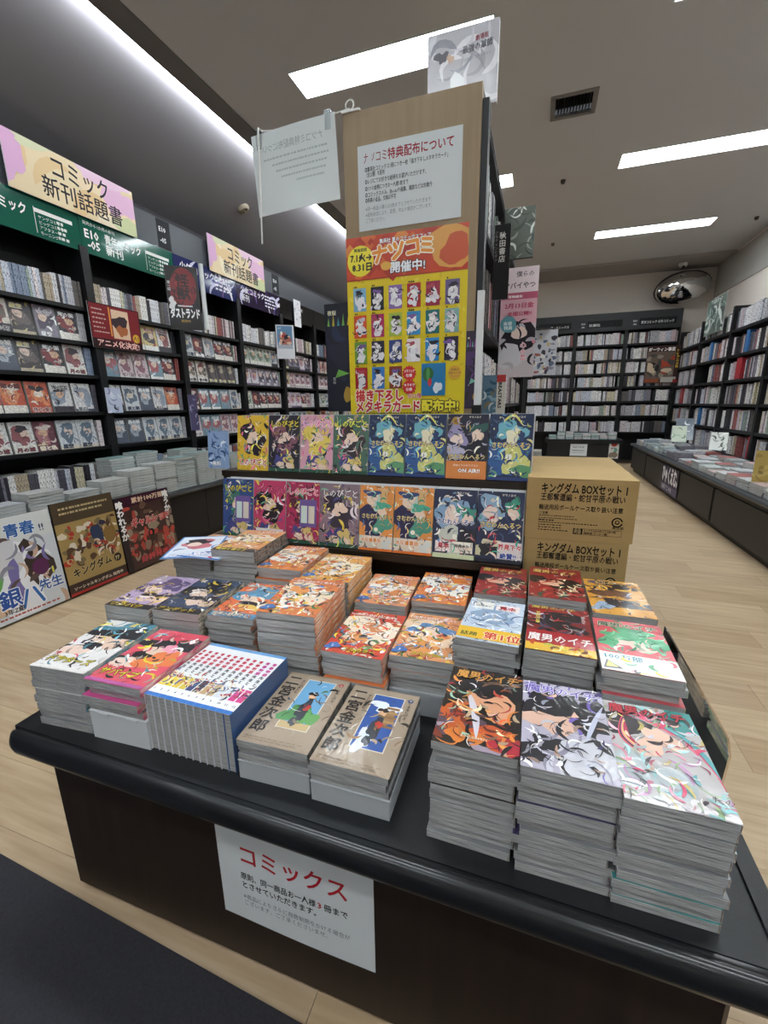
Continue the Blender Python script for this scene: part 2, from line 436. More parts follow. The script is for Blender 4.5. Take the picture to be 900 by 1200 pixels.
for k in (-1, 1): MB().box(-.008+k*.02, -.006, -.034, .008+k*.02, .006, -.029).build('sensor_slot', BLACK, d)
for q, l in (((660, 211), 'small dark sprinkler head in the ceiling between the vent and the lights'), ((648, 285), 'small dark sprinkler head in the ceiling near the back wall'), ((887, 254), 'small sprinkler head in the ceiling above the right shelves')):
    p = at_z(*q, CEIL); disc('sprinkler_head', l, 'sprinkler', p.x, p.y, CEIL, .022, .03, '#4a4540')
p = at_z(797, 312, CEIL-.035); d = disc('security_camera', 'small white dome camera with dark lens above the convex mirror', 'camera', p.x, 8.2, CEIL-.035, .06, .05, '#d8d8d4')
MB().tube([(0, -.02, -.045), (0, -.035, -.06)], .022, 10).build('lens', BLACK, d)

# convex mirror on the back wall
MIR = mat('mirror', '#e6e6e6', rough=.02, metal=1)
b = MB(); rr, n1, n2 = .37, 28, 10; asp = .62
def dome(i, k):
    t = i/n1*.5*math.pi; a = 2*math.pi*k/28
    return (rr*math.sin(t)*math.cos(a), -.17*math.cos(t), rr*asp*math.sin(t)*math.sin(a))
for i in range(n1):
    for k in range(28): b.face([dome(i, k), dome(i, k+1), dome(i+1, k+1), dome(i+1, k)])
e = empty('convex_mirror', 'oval convex security mirror on the back wall', 'mirror', (1.96, 8.38, H+1.66))
bo = b.build('mirror_dome', MIR, e, rot=(.48, -.12, 0), smooth=True)
b = MB(); prof = []
for k in range(28):
    a = 2*math.pi*k/28; c2 = 2*math.pi*(k+1)/28
    P = lambda r, y, t: (r*math.cos(t), y, r*asp*math.sin(t))
    b.face([P(rr, 0, a), P(rr, 0, c2), P(rr*1.03, .02, c2), P(rr*1.03, .02, a)]); b.face([P(rr*1.03, .02, a), P(rr*1.03, .02, c2), P(rr*.95, .09, c2), P(rr*.95, .09, a)])
b.build('rim', mat('black rubber', '#111', rough=.6), e, rot=(.48, -.12, 0))
MB().tube([(0, .06, 0), (0, .218, .02)], .03, 8).build('bracket', BLACK, e)


# ------------------------------------------------------------------ cover designs: titles plus abstract colour, no figures redrawn
SKIN = '#e3b795'
DET = {**{k: dict(n=70, ink=40) for k in ('flame', 'lilac', 'pinkwave')}, 'pinkwave': dict(n=110, ink=30), **{'shiba%d' % k: dict(n=90, ink=60) for k in range(7)}, 'ninja_green': dict(n=14, ink=14, y0=.3, y1=.85), 'ninja_blue': dict(n=14, ink=14, y0=.3, y1=.85)}
def cover(name, w, h):
    P = Pr(w, h); Q, Rb, Sw = P.rect, P.ribbon, P.swirl; done = []
    def B(cx, cy, rx, ry, c, wob=.18, seed=0, n=22): P.blob(cx, cy, rx, ry, c, wob+.16, seed, n)
    def T(*a, **k):
        if not done: done.append(1); P.detail(sum(map(ord, name)), **DET.get(name, {}))
        P.text(*a, **k)
    def title(x, y, size, c, out, body='魔男のイチ', fit=.86, wt=.02, ow=.05): T(body, x, y, size, c, out, ow, wt, fit)
    if name == 'flame':
        Q(0, 0, 1, 1, '#1c1512'); B(.62, .58, .30, .33, '#d99c78'); B(.72, .74, .42, .22, '#140f12', .3); B(.50, .80, .3, .16, '#171216', .3)
        B(.25, .25, .3, .3, '#5a4450'); Sw(8, ['#7b2d1c', '#c05a25', '#9d8fa0'], 0, 0, .5, .5, .6, .09, 4)
        B(.72, .16, .26, .2, '#c8582a'); B(.35, .12, .2, .12, '#d2762f'); B(.9, .1, .2, .16, '#b0283a')
        Rb([(.32, .62), (.45, .35), (.5, .12)], .10, '#cfc8d2'); Rb([(.0, .7), (.25, .62), (.42, .72)], .03, '#8fb8a4'); Rb([(.05, .5), (.3, .45), (.7, .34), (.95, .4)], .035, '#e0954c')
        Sw(14, ['#d9803a', '#2a1c1a', '#e9c6a0', '#a33a2a'], 0, 0, 1, .45, .35, .035, 7); Sw(8, ['#2b2224', '#463638', '#7a5a48'], 0, .6, 1, 1, .4, .04, 9)
        title(.08, .845, .20, '#d79a45', '#1a120e'); T('JUMP COMICS', .32, .10, .05, '#f0e0c8', wt=.01)
    elif name == 'lilac':
        Q(0, 0, 1, 1, '#b4aebf'); B(.42, .55, .34, .30, '#dcb39e'); B(.5, .76, .5, .20, '#15121a', .3); B(.78, .60, .24, .24, '#141118', .35); B(.16, .72, .16, .24, '#1a1620', .3)
        B(.3, .2, .3, .25, '#1d1b22', .3); B(.8, .2, .4, .35, '#c4c4cc'); Sw(16, ['#f2f2f6', '#c9c8d4', '#8f8b9c', '#1d1a22'], 0, 0, 1, .42, .45, .05, 12)
        Sw(10, ['#6a56a8', '#3c2f6b', '#cfcbe6'], .1, .8, .95, 1, .4, .05, 3); Rb([(.72, .36), (.85, .6), (.98, .8)], .06, '#bfc3d6')
        title(.06, .855, .19, '#6c5bb4', '#efeaf6'); T('JUMP', .32, .12, .06, '#eee', wt=.01)
    elif name == 'pinkwave':
        Q(0, 0, 1, 1, '#b9b4b4'); B(.85, .9, .3, .3, '#2f8a86'); B(.3, .78, .4, .2, '#2b2226', .3); B(.5, .6, .2, .26, '#e9c3ae', .4)
        for k in range(9): Rb([(.15+.04*k, .86), (.45+.05*k, .82-.02*k), (.85+.02*k, .62-.03*k), (1.0, .38-.03*k)], .06, ['#d5486a', '#e77d93', '#b82f55', '#5aa8ae', '#f0a9b4'][k % 5])
        for k in range(5): Rb([(.2, .84-.02*k), (.12+.02*k, .6), (.25+.03*k, .45)], .05, ['#d5486a', '#2b2226', '#e77d93', '#e9d27a', '#b82f55'][k])
        B(.25, .25, .4, .3, '#a9b2b6'); Sw(22, ['#9ccfd0', '#e8d9e6', '#c7b06a', '#f4f4f2', '#b98ab0', '#8fae7c', '#d98aa0'], 0, .0, .95, .48, .4, .04, 21)
        title(.05, .86, .19, '#c23b46', '#1c1518'); T('たの', .82, .12, .10, '#2a2a2a')
    elif name == 'ice':
        Q(0, 0, 1, 1, '#c4d2e2'); B(.5, .62, .4, .3, '#8ea6c4'); Sw(16, ['#eef3f8', '#6d86aa', '#b3c5da', '#3f5478'], 0, .3, 1, 1, .45, .05, 5)
        Q(.1, .74, .46, .92, '#f2f0ea'); Q(.5, .74, .92, .90, '#f4e6e6'); T('見本', .56, .77, .15, '#c0282f', wt=.03); T('特典あり', .13, .79, .075, '#333')
        Q(0, .03, 1, .26, '#e8b92e'); T('第1位', .42, .07, .24, '#d13a20', '#fff4c8', .05, .03); T('話題', .05, .08, .14, '#222', '#f5e040', .04, .02)
        title(.1, .93, .09, '#e9e4d0', '#30405a', fit=.5)
    elif name == 'redeye':
        Q(0, 0, 1, 1, '#8f2424'); B(.5, .5, .44, .28, '#1b1416', .3); B(.42, .47, .24, .12, '#e0b092'); Sw(10, ['#2a1616', '#c33a30', '#d8c9a0'], 0, 0, 1, .45, .4, .05, 8)
        title(.06, .80, .19, '#d9b25a', '#2a1010'); Sw(6, ['#cfc7b0', '#3c5a48'], 0, 0, 1, .2, .3, .05, 2)
    elif name == 'darkred':
        Q(0, 0, 1, 1, '#7a1d1f'); B(.5, .86, .5, .18, '#a32a26', .3); B(.5, .62, .48, .34, '#17151f', .3); Sw(14, ['#c9c9d8', '#2b2a3c', '#4a4360', '#8a2a2c'], .1, .42, .95, .85, .35, .05, 31)
        T('世界的大反響', .13, .80, .075, '#e9d060', vert=True, wt=.02); T('魔を狩る', .86, .80, .07, '#eee', vert=True)
        Q(0, .14, 1, .40, '#a8232a'); title(.03, .20, .26, '#f4ece8', '#8c1a20', fit=.94); Q(0, 0, 1, .14, '#e0b437'); Sw(12, ['#c24a24', '#f2e08a', '#7c3a1a', '#b5c04a'], 0, 0, 1, .14, .2, .05, 6)
        title(.05, .92, .12, '#d9b25a', '#3a1010')
    elif name == 'mint':
        Q(0, 0, 1, 1, '#d4525c'); B(.52, .56, .33, .24, '#efd2c2'); B(.52, .70, .44, .17, '#4fa878', .3); B(.2, .55, .14, .22, '#62b888', .3); B(.84, .55, .14, .24, '#57ad7e', .3)
        Sw(8, ['#3d8e63', '#7fcca0', '#2c6b4c'], .1, .45, .95, .8, .3, .05, 2); title(.06, .84, .17, '#2c4638', '#d9e0c0')
        Q(0, 0, 1, .30, '#eef0ea'); T('100万部', .04, .20, .15, '#2e7f8c', '#fff', .03, .03); P.quad([(.08, .17), (.28, .04), (.02, .02)], '#2b2b2b'); P.quad([(.1, .14), (.22, .06), (.06, .05)], '#f0d832')
        Sw(10, ['#c23a4a', '#58a878', '#2a2a30', '#e8d040'], .25, .0, 1, .2, .2, .05, 15)
    elif name == 'amber':
        Q(0, 0, 1, 1, '#d99c3a'); B(.45, .6, .3, .24, '#6b4632', .25); B(.55, .82, .42, .16, '#1e1822', .3); B(.62, .3, .4, .24, '#22242e', .3); B(.2, .2, .2, .14, '#98aec8', .3)
        Sw(10, ['#f0c25a', '#2a2430', '#b5742a'], 0, 0, 1, .9, .4, .05, 17); title(.06, .86, .17, '#3a2a6a', '#e8c060')
    elif name.startswith('shiba'):
        k = int(name[-1]); bg = ['#e29468', '#d04a38', '#e29a66', '#e0813c', '#e3a64a', '#dd8048', '#e0894a'][k]
        Q(0, 0, 1, 1, bg); g = random.Random(40+k); B(.5, .55, .5, .42, ['#f0d8c0', '#f2e2cc', '#efcfae', '#f4efe4', '#f6ead2', '#f0dcc0', '#f2e6d0'][k], .2)
        for i in range(5):
            x, y = g.uniform(.15, .85), g.uniform(.25, .7); B(x, y, .2, .16, g.choice(['#f7f3ec', '#e79a54', '#f3e6d4', '#d98a52']), .12, i); B(x+.08, y+.05, .08, .06, g.choice(['#c9682e', '#2b2a2e', '#f4c070']), .2, i)
        if k == 2: B(.5, .66, .3, .2, '#5b86b8', .3); B(.5, .58, .2, .14, '#f0d0bc')
        Sw(12, ['#fff6e8', '#c8452c', '#4a7f4c', '#f2c83c', '#4f7fb0', '#3a2c2a'], 0, 0, 1, .5, .25, .045, 50+k); P.dots(16, ['#fff', '#f4d250', '#d94f38', '#f6efe4', '#5b86b8'], 0, 0, 1, .5, .035, 60+k)
        T('世界の終わりに柴犬と', .12, .86, .10, '#fff8ee', '#c23c22', .06, .02, .76); B(.12, .12, .1, .1, '#3f6fb0')
        T(str(k+1), .1, .1, .09, '#fff'); 
        if k in (1, 2): T('フルカラー', .3, .06, .11, '#f2d03a', '#3a2a20', .05, .02)
    elif name == 'five' or name == 'six':
        a = name == 'five'; Q(0, 0, 1, 1, '#e9e6e4' if a else '#e2566a'); B(.6, .8, .5, .3, '#4f93a8' if a else '#d8485c', .2)
        B(.55, .60, .3, .3, '#e8c8b4', .2); B(.62, .74, .42, .20, '#1d1b22', .35); B(.3, .42, .3, .16, '#221d24', .3); B(.26, .34, .24, .14, '#ecd0c0', .15)
        if not a: B(.7, .45, .3, .24, '#e8804a'); B(.65, .66, .14, .1, '#ef9fb4')
        Sw(10, ['#1f1c22', '#e9d43a', '#cf3f58', '#f4f0ee', '#6fb0be'], 0, .1, 1, .95, .3, .04, 71 if a else 72)
        T('5' if a else '6', .80, .80, .24, '#fff', '#333' if a else '#c03050', .05, .05); T('ドクターズ' if a else 'サバイブ', .05, .12, .17, '#e8d33c' if not a else '#c7bb3c', '#2a2226', .05, .02)
        Q(0, 0, 1, .045, '#b85a9c' if not a else '#e8e4e0'); T('×', .07, .2, .16, '#c23a48')
    elif name in ('purplehair', 'navygold', 'bluedog'):
        c = {'purplehair': ('#b9a3c4', '#5c4a78', '#e6c33a'), 'navygold': ('#3a4a6a', '#191a22', '#d9b832'), 'bluedog': ('#e4713c', '#5c93b4', '#f4e9d8')}[name]
        Q(0, 0, 1, 1, c[0]); B(.5, .68, .46, .32, c[1], .3); B(.42, .5, .22, .18, '#e8cdb8', .2); B(.68, .3, .26, .2, '#e6c8b6' if name != 'bluedog' else '#e9c05a', .2); B(.7, .4, .3, .12, '#221c22', .3)
        Sw(16, [c[0], c[1], '#f1ece6', '#2b2630', c[2]], 0, .1, 1, 1, .35, .05, len(name))
        Q(0, 0, 1, .12, '#26242a' if name != 'bluedog' else '#4f86ac'); T({'purplehair': 'ワンパク', 'navygold': 'アンデッド', 'bluedog': '世界の終わりに'}[name], .05, .02, .15, c[2], '#111', .05, .02, .8)
        T({'purplehair': '刃', 'navygold': '夜', 'bluedog': '柴犬と'}[name], .08, .86, .14, '#f3efe8', '#333', .05, .02)
    elif name == 'warmstack':
        Q(0, 0, 1, 1, '#e2a06a'); B(.5, .6, .42, .3, '#f0dfc6', .25); Sw(18, ['#fff4e2', '#d9602f', '#e8c84c', '#5a4438', '#d07a52'], 0, .1, 1, 1, .3, .06, 91); Q(0, 0, 1, .12, '#2a2622'); T('動物と暮らす', .08, .025, .12, '#f2d648', fit=.7, wt=.02); T('のんびり', .3, .86, .13, '#fff', '#c2502c', .06, .02)
    elif name in ('ninja_green', 'ninja_blue'):
        blue = name == 'ninja_blue'; Q(0, 0, 1, 1, '#9d8a76'); Q(.02, .015, .98, .985, '#a3917d'); P.swirl(26, ['#97856f', '#ad9c88'], 0, 0, 1, 1, .2, .02, 5)
        Q(.36, .22, .82, .92, '#d8cfbd'); Q(.375, .23, .805, .91, '#2f56a0' if blue else '#6aa4cc')
        if blue:
            B(.6, .75, .18, .12, '#e6ecf2', .3); B(.5, .32, .13, .16, '#dfe6ee', .3); B(.68, .62, .10, .16, '#9a7650', .1)
            for k in range(5): P.rect(.62, .50+.06*k, .80, .53+.06*k, ['#8c6840', '#b08a5c'][k % 2])
        else:
            B(.55, .42, .20, .20, '#4f8f52', .3); B(.7, .38, .12, .18, '#6aa860', .3); P.rect(.375, .23, .805, .31, '#c2a878')
        B(.58, .48, .10, .17, '#343a44', .2); B(.55, .32, .05, .1, '#39404a', .1); B(.61, .52, .06, .06, '#c23a34', .1); P.ell(.59, .67, .055, .065, '#dcae86'); B(.59, .715, .065, .045, '#241c18', .25)
        for i, ch in enumerate('二宮金次郎'): T(ch, .03, .80-.165*i, .24, '#1b1714', wt=.025, res=2)
        T('まんが偉人伝', .275, .86, .055, '#2a241e', vert=True, wt=.01); P.burst(.90, .90, .045, '#28406e' if blue else '#a83a36', 5); T('上' if not blue else '下', .872, .885, .055, '#f0e8d8')
        T('水木しげる', .875, .80, .06, '#2a241e', vert=True, wt=.01); P.lines(.06, .06, .9, 2, .03, .012, '#8a7864', 3)
    elif name.startswith('shinobi'):
        k = int(name[-1]); bg = ['#e0b93a', '#2f2c38', '#d7a0b0', '#4a6a5c', '#39508a', '#c2406a', '#a8305a', '#8a7480'][k]
        Q(0, 0, 1, 1, bg); g = random.Random(k); B(.5, .55, .34, .40, ['#2a2230', '#8a5a68', '#e6cf62', '#3a3034', '#3c7a68', '#241c24', '#5a2c3c', '#3a3040'][k], .3)
        B(.5, .60, .17, .17, '#ecd2c0', .15); Sw(16, ['#241f2a', '#d9678a', '#e9d25a', '#67b08c', '#eee6ea', bg], 0, 0, 1, .95, .35, .06, 80+k)
        if k not in (0,): B(.38, .2, .18, .18, '#4a4a86', .25); B(.68, .18, .17, .17, '#d9c078', .25); B(.4, .12, .12, .1, '#e9cdb8', .1); B(.68, .1, .11, .1, '#e9cdb8', .1); Q(0, 0, 1, .06, '#2f5a48')
        y = .80 if k else .10
        T('しのびごと', .05, y, .20, ['#c2203a', '#e6d24a', '#e86aa8', '#e9ea5a', '#e0cf3a', '#e0628c', '#d9486c', '#e6e0e4'][k], ['#fff', '#1d1a24', '#fff', '#2c5a48', '#1d2a50', '#2a1420', '#fff', '#1d2a2a'][k], .05, .03, .9)
        if k > 1: T(str(k), .08, .58, .18, '#f0e060', '#222', .04, .03)
        if k in (4, 6): Q(.42, .28, .92, .72, '#6f5a9a'); Q(.46, .34, .64, .62, '#cfe0d8'); Q(.68, .34, .86, .62, '#d8d0c0')
        if k == 5: Q(.08, .06, .46, .20, '#f4eee4'); Q(.5, .06, .94, .20, '#f4dede'); T('特典あり', .10, .11, .08, '#333'); T('見本', .56, .09, .13, '#c02a34', wt=.03)
    elif name.startswith('hertz'):
        k = name[-1]
        if k in '1':
            Q(0, 0, 1, 1, '#1d2f52'); P.dots(24, ['#8fa4b8', '#d8d2a0', '#4a6484'], .0, .45, 1, .95, .018, 3); B(.35, .35, .45, .5, '#2f5a94', .25); B(.62, .30, .25, .42, '#cfd07c', .2); B(.85, .15, .3, .14, '#5f9a6c', .2)
            B(.50, .75, .30, .26, '#6fb0c0', .2); B(.56, .68, .17, .19, '#ece6c8', .1); B(.74, .68, .07, .13, '#28406c', .1); Rb([(.3, .88), (.55, .98), (.78, .82)], .06, '#e0d86a'); Sw(7, ['#4a86b8', '#e6e29a', '#24406c'], .1, .05, .8, .6, .4, .05, 6); P.ell(.48, .36, .075, .075, '#f2f2e6'); T('1', .45, .33, .1, '#24406c', wt=.02)
            Q(0, 0, 1, .05, '#27407a')
        elif k in '2':
            Q(0, 0, 1, 1, '#e2944a'); P.rect(.3, .4, .6, .9, '#bcd6cc'); P.rect(.62, .5, .8, .95, '#d9b27a'); B(.35, .45, .34, .45, '#2c2a50', .15); B(.68, .42, .22, .3, '#4f9a84', .2); B(.36, .80, .17, .17, '#ecd6c2', .1); B(.36, .88, .19, .11, '#3b4f7c', .3); B(.66, .62, .14, .13, '#ecd6c2', .1); B(.66, .70, .18, .12, '#4fae94', .25); P.ell(.5, .33, .06, .06, '#f2f2e6'); Q(0, 0, 1, .23, '#e6d9c8'); T('大反響重版', .06, .14, .12, '#e08a2c', '#fff', .05, .03, .6); B(.82, .12, .13, .14, '#d8dcd8', .3); Q(0, 0, 1, .04, '#e0762c')
        elif k in '3':
            Q(0, 0, 1, 1, '#26304e'); B(.4, .68, .36, .36, '#86a8c8', .2); B(.42, .62, .2, .2, '#eed9cc', .1); B(.8, .66, .2, .2, '#3f9a80', .25); B(.8, .58, .12, .13, '#ecd3c0', .1); B(.4, .25, .36, .3, '#c9d0c4', .2); B(.8, .3, .2, .3, '#20222e', .2); P.ell(.52, .32, .06, .06, '#f2f2e6')
            Sw(6, ['#c4555a', '#5a86b0', '#e8e4da'], 0, .05, 1, .95, .3, .04, 5); Q(.06, .09, .42, .25, '#f6e8e6'); Q(.48, .09, .95, .25, '#f4efe2'); T('見本', .12, .15, .14, '#c02a34', wt=.03); T('特典あり', .52, .17, .09, '#333', wt=.02); Q(0, 0, 1, .07, '#cfd8b0')
        elif k in '4':
            Q(0, 0, 1, 1, '#2a3454'); B(.3, .72, .3, .34, '#8fb0cc', .2); B(.3, .68, .17, .18, '#eed9cc', .1); B(.78, .78, .2, .17, '#3f9a80', .25); B(.78, .70, .12, .12, '#ecd3c0', .1); B(.3, .2, .34, .22, '#d9d6b0', .35); B(.3, .18, .2, .16, '#2a2a30', .4); Sw(10, ['#e9e4da', '#c9464e', '#4a5a86'], 0, .1, 1, .6, .3, .05, 8); Q(.48, .06, 1, .30, '#e9e0e0'); T('芥見下々', .49, .20, .13, '#c8242c', '#fff', .05, .04, .5); T('絶賛!!', .54, .07, .14, '#2a4aa0', '#fff', .05, .04); Q(0, 0, 1, .05, '#1d2436')
        else:
            Q(0, 0, 1, 1, '#23253a'); B(.25, .68, .24, .24, '#9a90b8', .2); B(.25, .62, .14, .14, '#eed9cc', .1); B(.75, .78, .2, .17, '#2f5a54', .3); B(.75, .68, .13, .14, '#ecd3c0', .1); B(.72, .42, .3, .3, '#191a28', .2); B(.2, .42, .2, .2, '#b8b4cc', .2); P.ell(.2, .9, .1, .1, '#b08a3a'); T('祝', .15, .87, .1, '#222'); Q(0, 0, 1, .28, '#d98442'); T('ON AIR!!', .3, .10, .14, '#fff', '#7a3a14', .03, .03); T('秘密のラジオラブコメ', .18, .20, .05, '#fff', fit=.66)
        T('さむわんへるつ', .06, .50 if k not in '5' else .31, .15, '#e9d48a' if k != '3' else '#2f4a8a', '#1d2a4a' if k != '3' else '#fff', .05, .03, .9)
        T('ヤマノエイ', .52, .94, .06, '#f2ecd8', wt=.02)
    return P
_cov = {}
def cover_mesh(name, w, h):
    k = (name, round(w, 4), round(h, 4))
    if k not in _cov: _cov[k] = cover(name, w, h).mesh('cover_print')
    return _cov[k]

# ------------------------------------------------------------------ books
HSP = mat('stack spine print', attr=True, rough=.4, coat=.5, coat_rough=.15, noise=.85, nscale=120, nstretch=(1, .35, 1.2), col2='#f3e6cf')
HSPD = mat('stack dark spine print', attr=True, rough=.4, coat=.5, coat_rough=.15, letter=.0, noise=.5, nscale=160, nstretch=(1, .5, 1), col2='#c8c2b8')
_bk = {}
def book_meshes(w, l, t, cc, sc, sm=None, col=False):
    k = (w, l, t, cc, sc, col)
    if k not in _bk:
        p = .0005; C, D = lin(cc), lin(sc); b = MB()
        b.box(-w/2+.0008, -l/2+.0008, 0, w/2, l/2, p, 0, C if col else lin('#55565a')); b.box(-w/2+.0008, -l/2+.0008, t-p, w/2, l/2, t, 0, C if col else lin('#77787a')); b.box(w/2-p*1.5, -l/2, p, w/2, l/2, t-p, 1, D)  # grey plate edges darkened to paint the shadow line between stacked books
        pg = MB().box(-w/2, -l/2, p+.0001, w/2-.0015, l/2-.0015, t-p-.0001)
        _bk[k] = (b.mesh('cover', [PRINT, sm or HSP]), pg.mesh('page_block', PAGES))
    return _bk[k]
rj = random.Random(11)
def stack(x, y, z0, z1, w, l, ang, des, cc, sc, toplab, lab, n=None, t=.0132, grp=None, jit=.0026, sm=None, cat='comic book', name='comic_book'):
    n = n or max(1, round((z1-z0)/t)); t = (z1-z0)/n-.0002; vs = [book_meshes(w, l, round(t, 5), cc, sc, sm, q) for q in (False, True)]
    for i in range(n):
        top = i == n-1; cm_, pm = vs[1 if (top or rj.random() < .3) else 0]
        a = R(ang+(rj.gauss(0, .5) if not top else 0)); dx, dy = (rj.gauss(0, jit), rj.gauss(0, jit)) if not top else (0, 0)
        o = link(name, cm_, None, (x+dx, y+dy, z0+i*(t+.0002)+.0001), (0, 0, a)); link('page_block', pm, o)
        if top:
            tag(o, toplab, cat, grp); link('cover_print', cover_mesh(des, w, l), o, (-w/2, -l/2, t+.0001))
        else: tag(o, '%s, %s from the top' % (lab, nth_(n-i)), cat, grp or lab)
    return z1
def carton(x, y, z0, w, l, h, ang, label, col=GREYBOX, slots=True):
    o = MB().box(-w/2, -l/2, 0, w/2, l/2, h-.002).build('carton', col, None, (x, y, z0+.0003), (0, 0, R(ang))); tag(o, label, 'carton')
    b = MB().box(-w/2-.001, -l/2-.001, h-.002, w/2+.001, l/2-.004, h); b.build('lid', col, o)
    if slots:
        sm_ = MB().box(-.012, -l/2-.002, h-.006, .012, -l/2-.001, h-.001).mesh('tuck_flap', col)
        for k in (-1, 1): link('tuck_flap', sm_, o, (k*w*.25, 0, 0))
    return o

# ------------------------------------------------------------------ the display table
T = .392
tb = empty('display_table', 'low black display table with rounded front edge and dark brown front panel', 'table', (-.3, .45, 0))
rel = lambda x, y: (x+.3, y-.45)
TX0, TX1, TY0, TY1 = -.91, .305, .448, 1.345
def tbuild(b, name, m, **k):
    b.v = [(v[0]+.3, v[1]-.45, v[2]) for v in b.v]; return b.build(name, m, tb, **k)
tbuild(MB().box(TX0+.02, TY0, T-.035, TX1-.022, TY1, T), 'table_top', BLACK)
# rounded front edge: a bullnose with a small groove behind it
prof = [(TY0-.001, T-.001), (TY0-.003, T-.003), (TY0-.006, T-.0005)]
for k in range(13):
    a = R(85-k*(170/12)); prof.append((TY0-.010-.015*math.cos(a), T-.0235+.0235*math.sin(a)))
prof += [(TY0-.001, T-.047)]
BULL = mat('black rubber edge', '#15171a', rough=.3, noise=.4, nscale=30, nstretch=(.4, 4, 4), col2='#26292d', coat=.2)
b = MB(); seg = []
def bull(x, sc_): return [(x, TY0-.001+(a-TY0+.001)*sc_, T-.0235+(z-T+.0235)*(.55+.45*sc_)) for a, z in prof]
xs = [(TX0, .25), (TX0+.004, .6), (TX0+.012, .85), (TX0+.026, 1)]+[(TX0+.026+(TX1-TX0-.052)*i/10, 1) for i in range(1, 11)]+[(TX1-.012, .85), (TX1-.004, .6), (TX1, .25)]
rings = [bull(*q) for q in xs]; k = len(prof)
for r_ in rings: b.v += r_
for i in range(len(rings)-1):
    for j in range(k): jj = (j+1) % k; b.f.append((i*k+j, i*k+jj, (i+1)*k+jj, (i+1)*k+j)); b.m.append(0); b.c.append(None)
b.f += [tuple(range(k)), tuple(range((len(rings)-1)*k, len(rings)*k))[::-1]]; b.m += [0, 0]; b.c += [None, None]
tbuild(b, 'rounded_edge', BULL, smooth=True)
tbuild(MB().box(TX1-.022, TY0, T-.035, TX1, TY1, T+.004), 'side_edge', BLACK)
tbuild(MB().box(TX0, TY0, T-.045, TX0+.02, TY1, T), 'side_edge', BULL)
BROWN = mat('dark brown laminate', '#241912', rough=.5, noise=.8, nscale=5, nstretch=(9, 9, .6), col2='#2f2219')
tbuild(MB().prism([(TX0+.062, .462), (TX1-.055, .462), (TX1-.045, .472), (TX1-.045, TY1-.02), (TX0+.062, TY1-.02)], .014, T-.035, 'z'), 'front_body', BROWN)
for xx in (TX0+.15, TX1-.11):
    for yy in (.50, 1.28): tbuild(MB().tube([(xx, yy, 0), (xx, yy, .016)], .02, 10), 'foot', BLACK)
# clear acrylic guard at the right edge
ac = mat('smoked acrylic', '#e6dcd2', rough=.03, trans=1, spec=.5, ior=1.1)
b = MB().prism([(.655, T+.0045), (.645, T+.10), (.66, T+.118), (1.0, T+.118), (1.0, T+.0045)], .286, .289, 'x')
tag(b.build('acrylic_guard', ac), 'clear acrylic guard plate standing along the table edge beside the book stacks', 'guard')

# notice taped to the table front
P = Pr(.283, .195).grid_bg('#d5d9da')
P.text('コミックス', .145, .66, .155, '#b3202c', wt=.018, fit=.70, res=2)
P.text('原則、同一商品お一人様', .15, .47, .056, '#17181c', wt=.022, fit=.50); P.text('3', .66, .47, .058, '#b3202c', wt=.03); P.text('冊まで', .70, .47, .056, '#17181c', wt=.022, fit=.145)
P.text('とさせていただきます。', .15, .375, .056, '#17181c', wt=.022, fit=.5)
P.text('※商品によりさらに冊数制限をかける場合が', .155, .25, .042, '#6d7178', fit=.70); P.text('ございます。ご了承くださいませ。', .155, .18, .042, '#6d7178', fit=.56)
def wave_sheet(P, amp, m=PAPERP, name='print'):
    me = P.mesh(name, m)
    for v in me.vertices:
        u, w_ = v.co.x/P.w, v.co.y/P.h; v.co.z += amp*(.5-.5*math.cos(6.28*u*.8+.4))*(.3+.7*abs(w_-.5))
    return me
def paper(name, label, P, mtx, amp=.004, cat='notice', m=PAPERP, parent=None, n=12):
    b = MB()
    f = lambda i, j: (P.w*i/n, P.h*j/n, -.0002+amp*(.5-.5*math.cos(6.28*(i/n)*.8+.4))*(.3+.7*abs(j/n-.5)))
    g = lambda i, j: (f(i, j)[0], f(i, j)[1], f(i, j)[2]-.0003)
    for i in range(n):
        for j in range(n):
            b.face([f(i, j), f(i+1, j), f(i+1, j+1), f(i, j+1)]); b.face([g(i, j), g(i, j+1), g(i+1, j+1), g(i+1, j)])
    o = b.build(name, WHITEP, parent, mtx=mtx, smooth=True); tag(o, label, cat)
    P.mb.v = [(x, y, z+amp*(.5-.5*math.cos(6.28*(x/P.w)*.8+.4))*(.3+.7*abs(y/P.h-.5))) for x, y, z in P.mb.v]
    link('print', P.mesh('print', m), o); return o
yb = .4615
pl = at_y(250, 961, yb); pr_ = at_y(440, 1026, yb)
paper('notice', 'white paper notice with red katakana heading taped to the table front', P, Matrix.Translation((pl.x+.002, yb-.0008, pl.z-.195)) @ FRONT, .003)

# ------------------------------------------------------------------ stacks on the table
W1, L1 = .1115, .178
stack(-.050, .570, T, H-.430, W1, L1, .4, 'flame', '#2c211d', '#3a2620', 'comic with black and flame orange cover topping a front stack', 'shrink-wrapped comic in the tall stack under the flame orange cover')
stack(.0625, .562, T, H-.428, W1, L1, .6, 'lilac', '#3c3556', '#4a4170', 'comic with white swirls and lilac title topping the middle front stack', 'shrink-wrapped comic in the tall stack under the lilac titled cover')
stack(.176, .557, T, H-.434, W1, L1, .4, 'pinkwave', '#3a8a88', '#5a2a3a', 'comic with pink waves and teal corner topping the outer front stack', 'shrink-wrapped comic in the tall stack under the pink waved cover', jit=.003)
stack(-.0575, .812, T, H-.414, W1, L1, -2, 'ice', '#8ea6c4', '#6a7a94', 'pale icy blue comic with a yellow band behind the flame orange cover', 'shrink-wrapped comic in the stack under the icy blue cover')
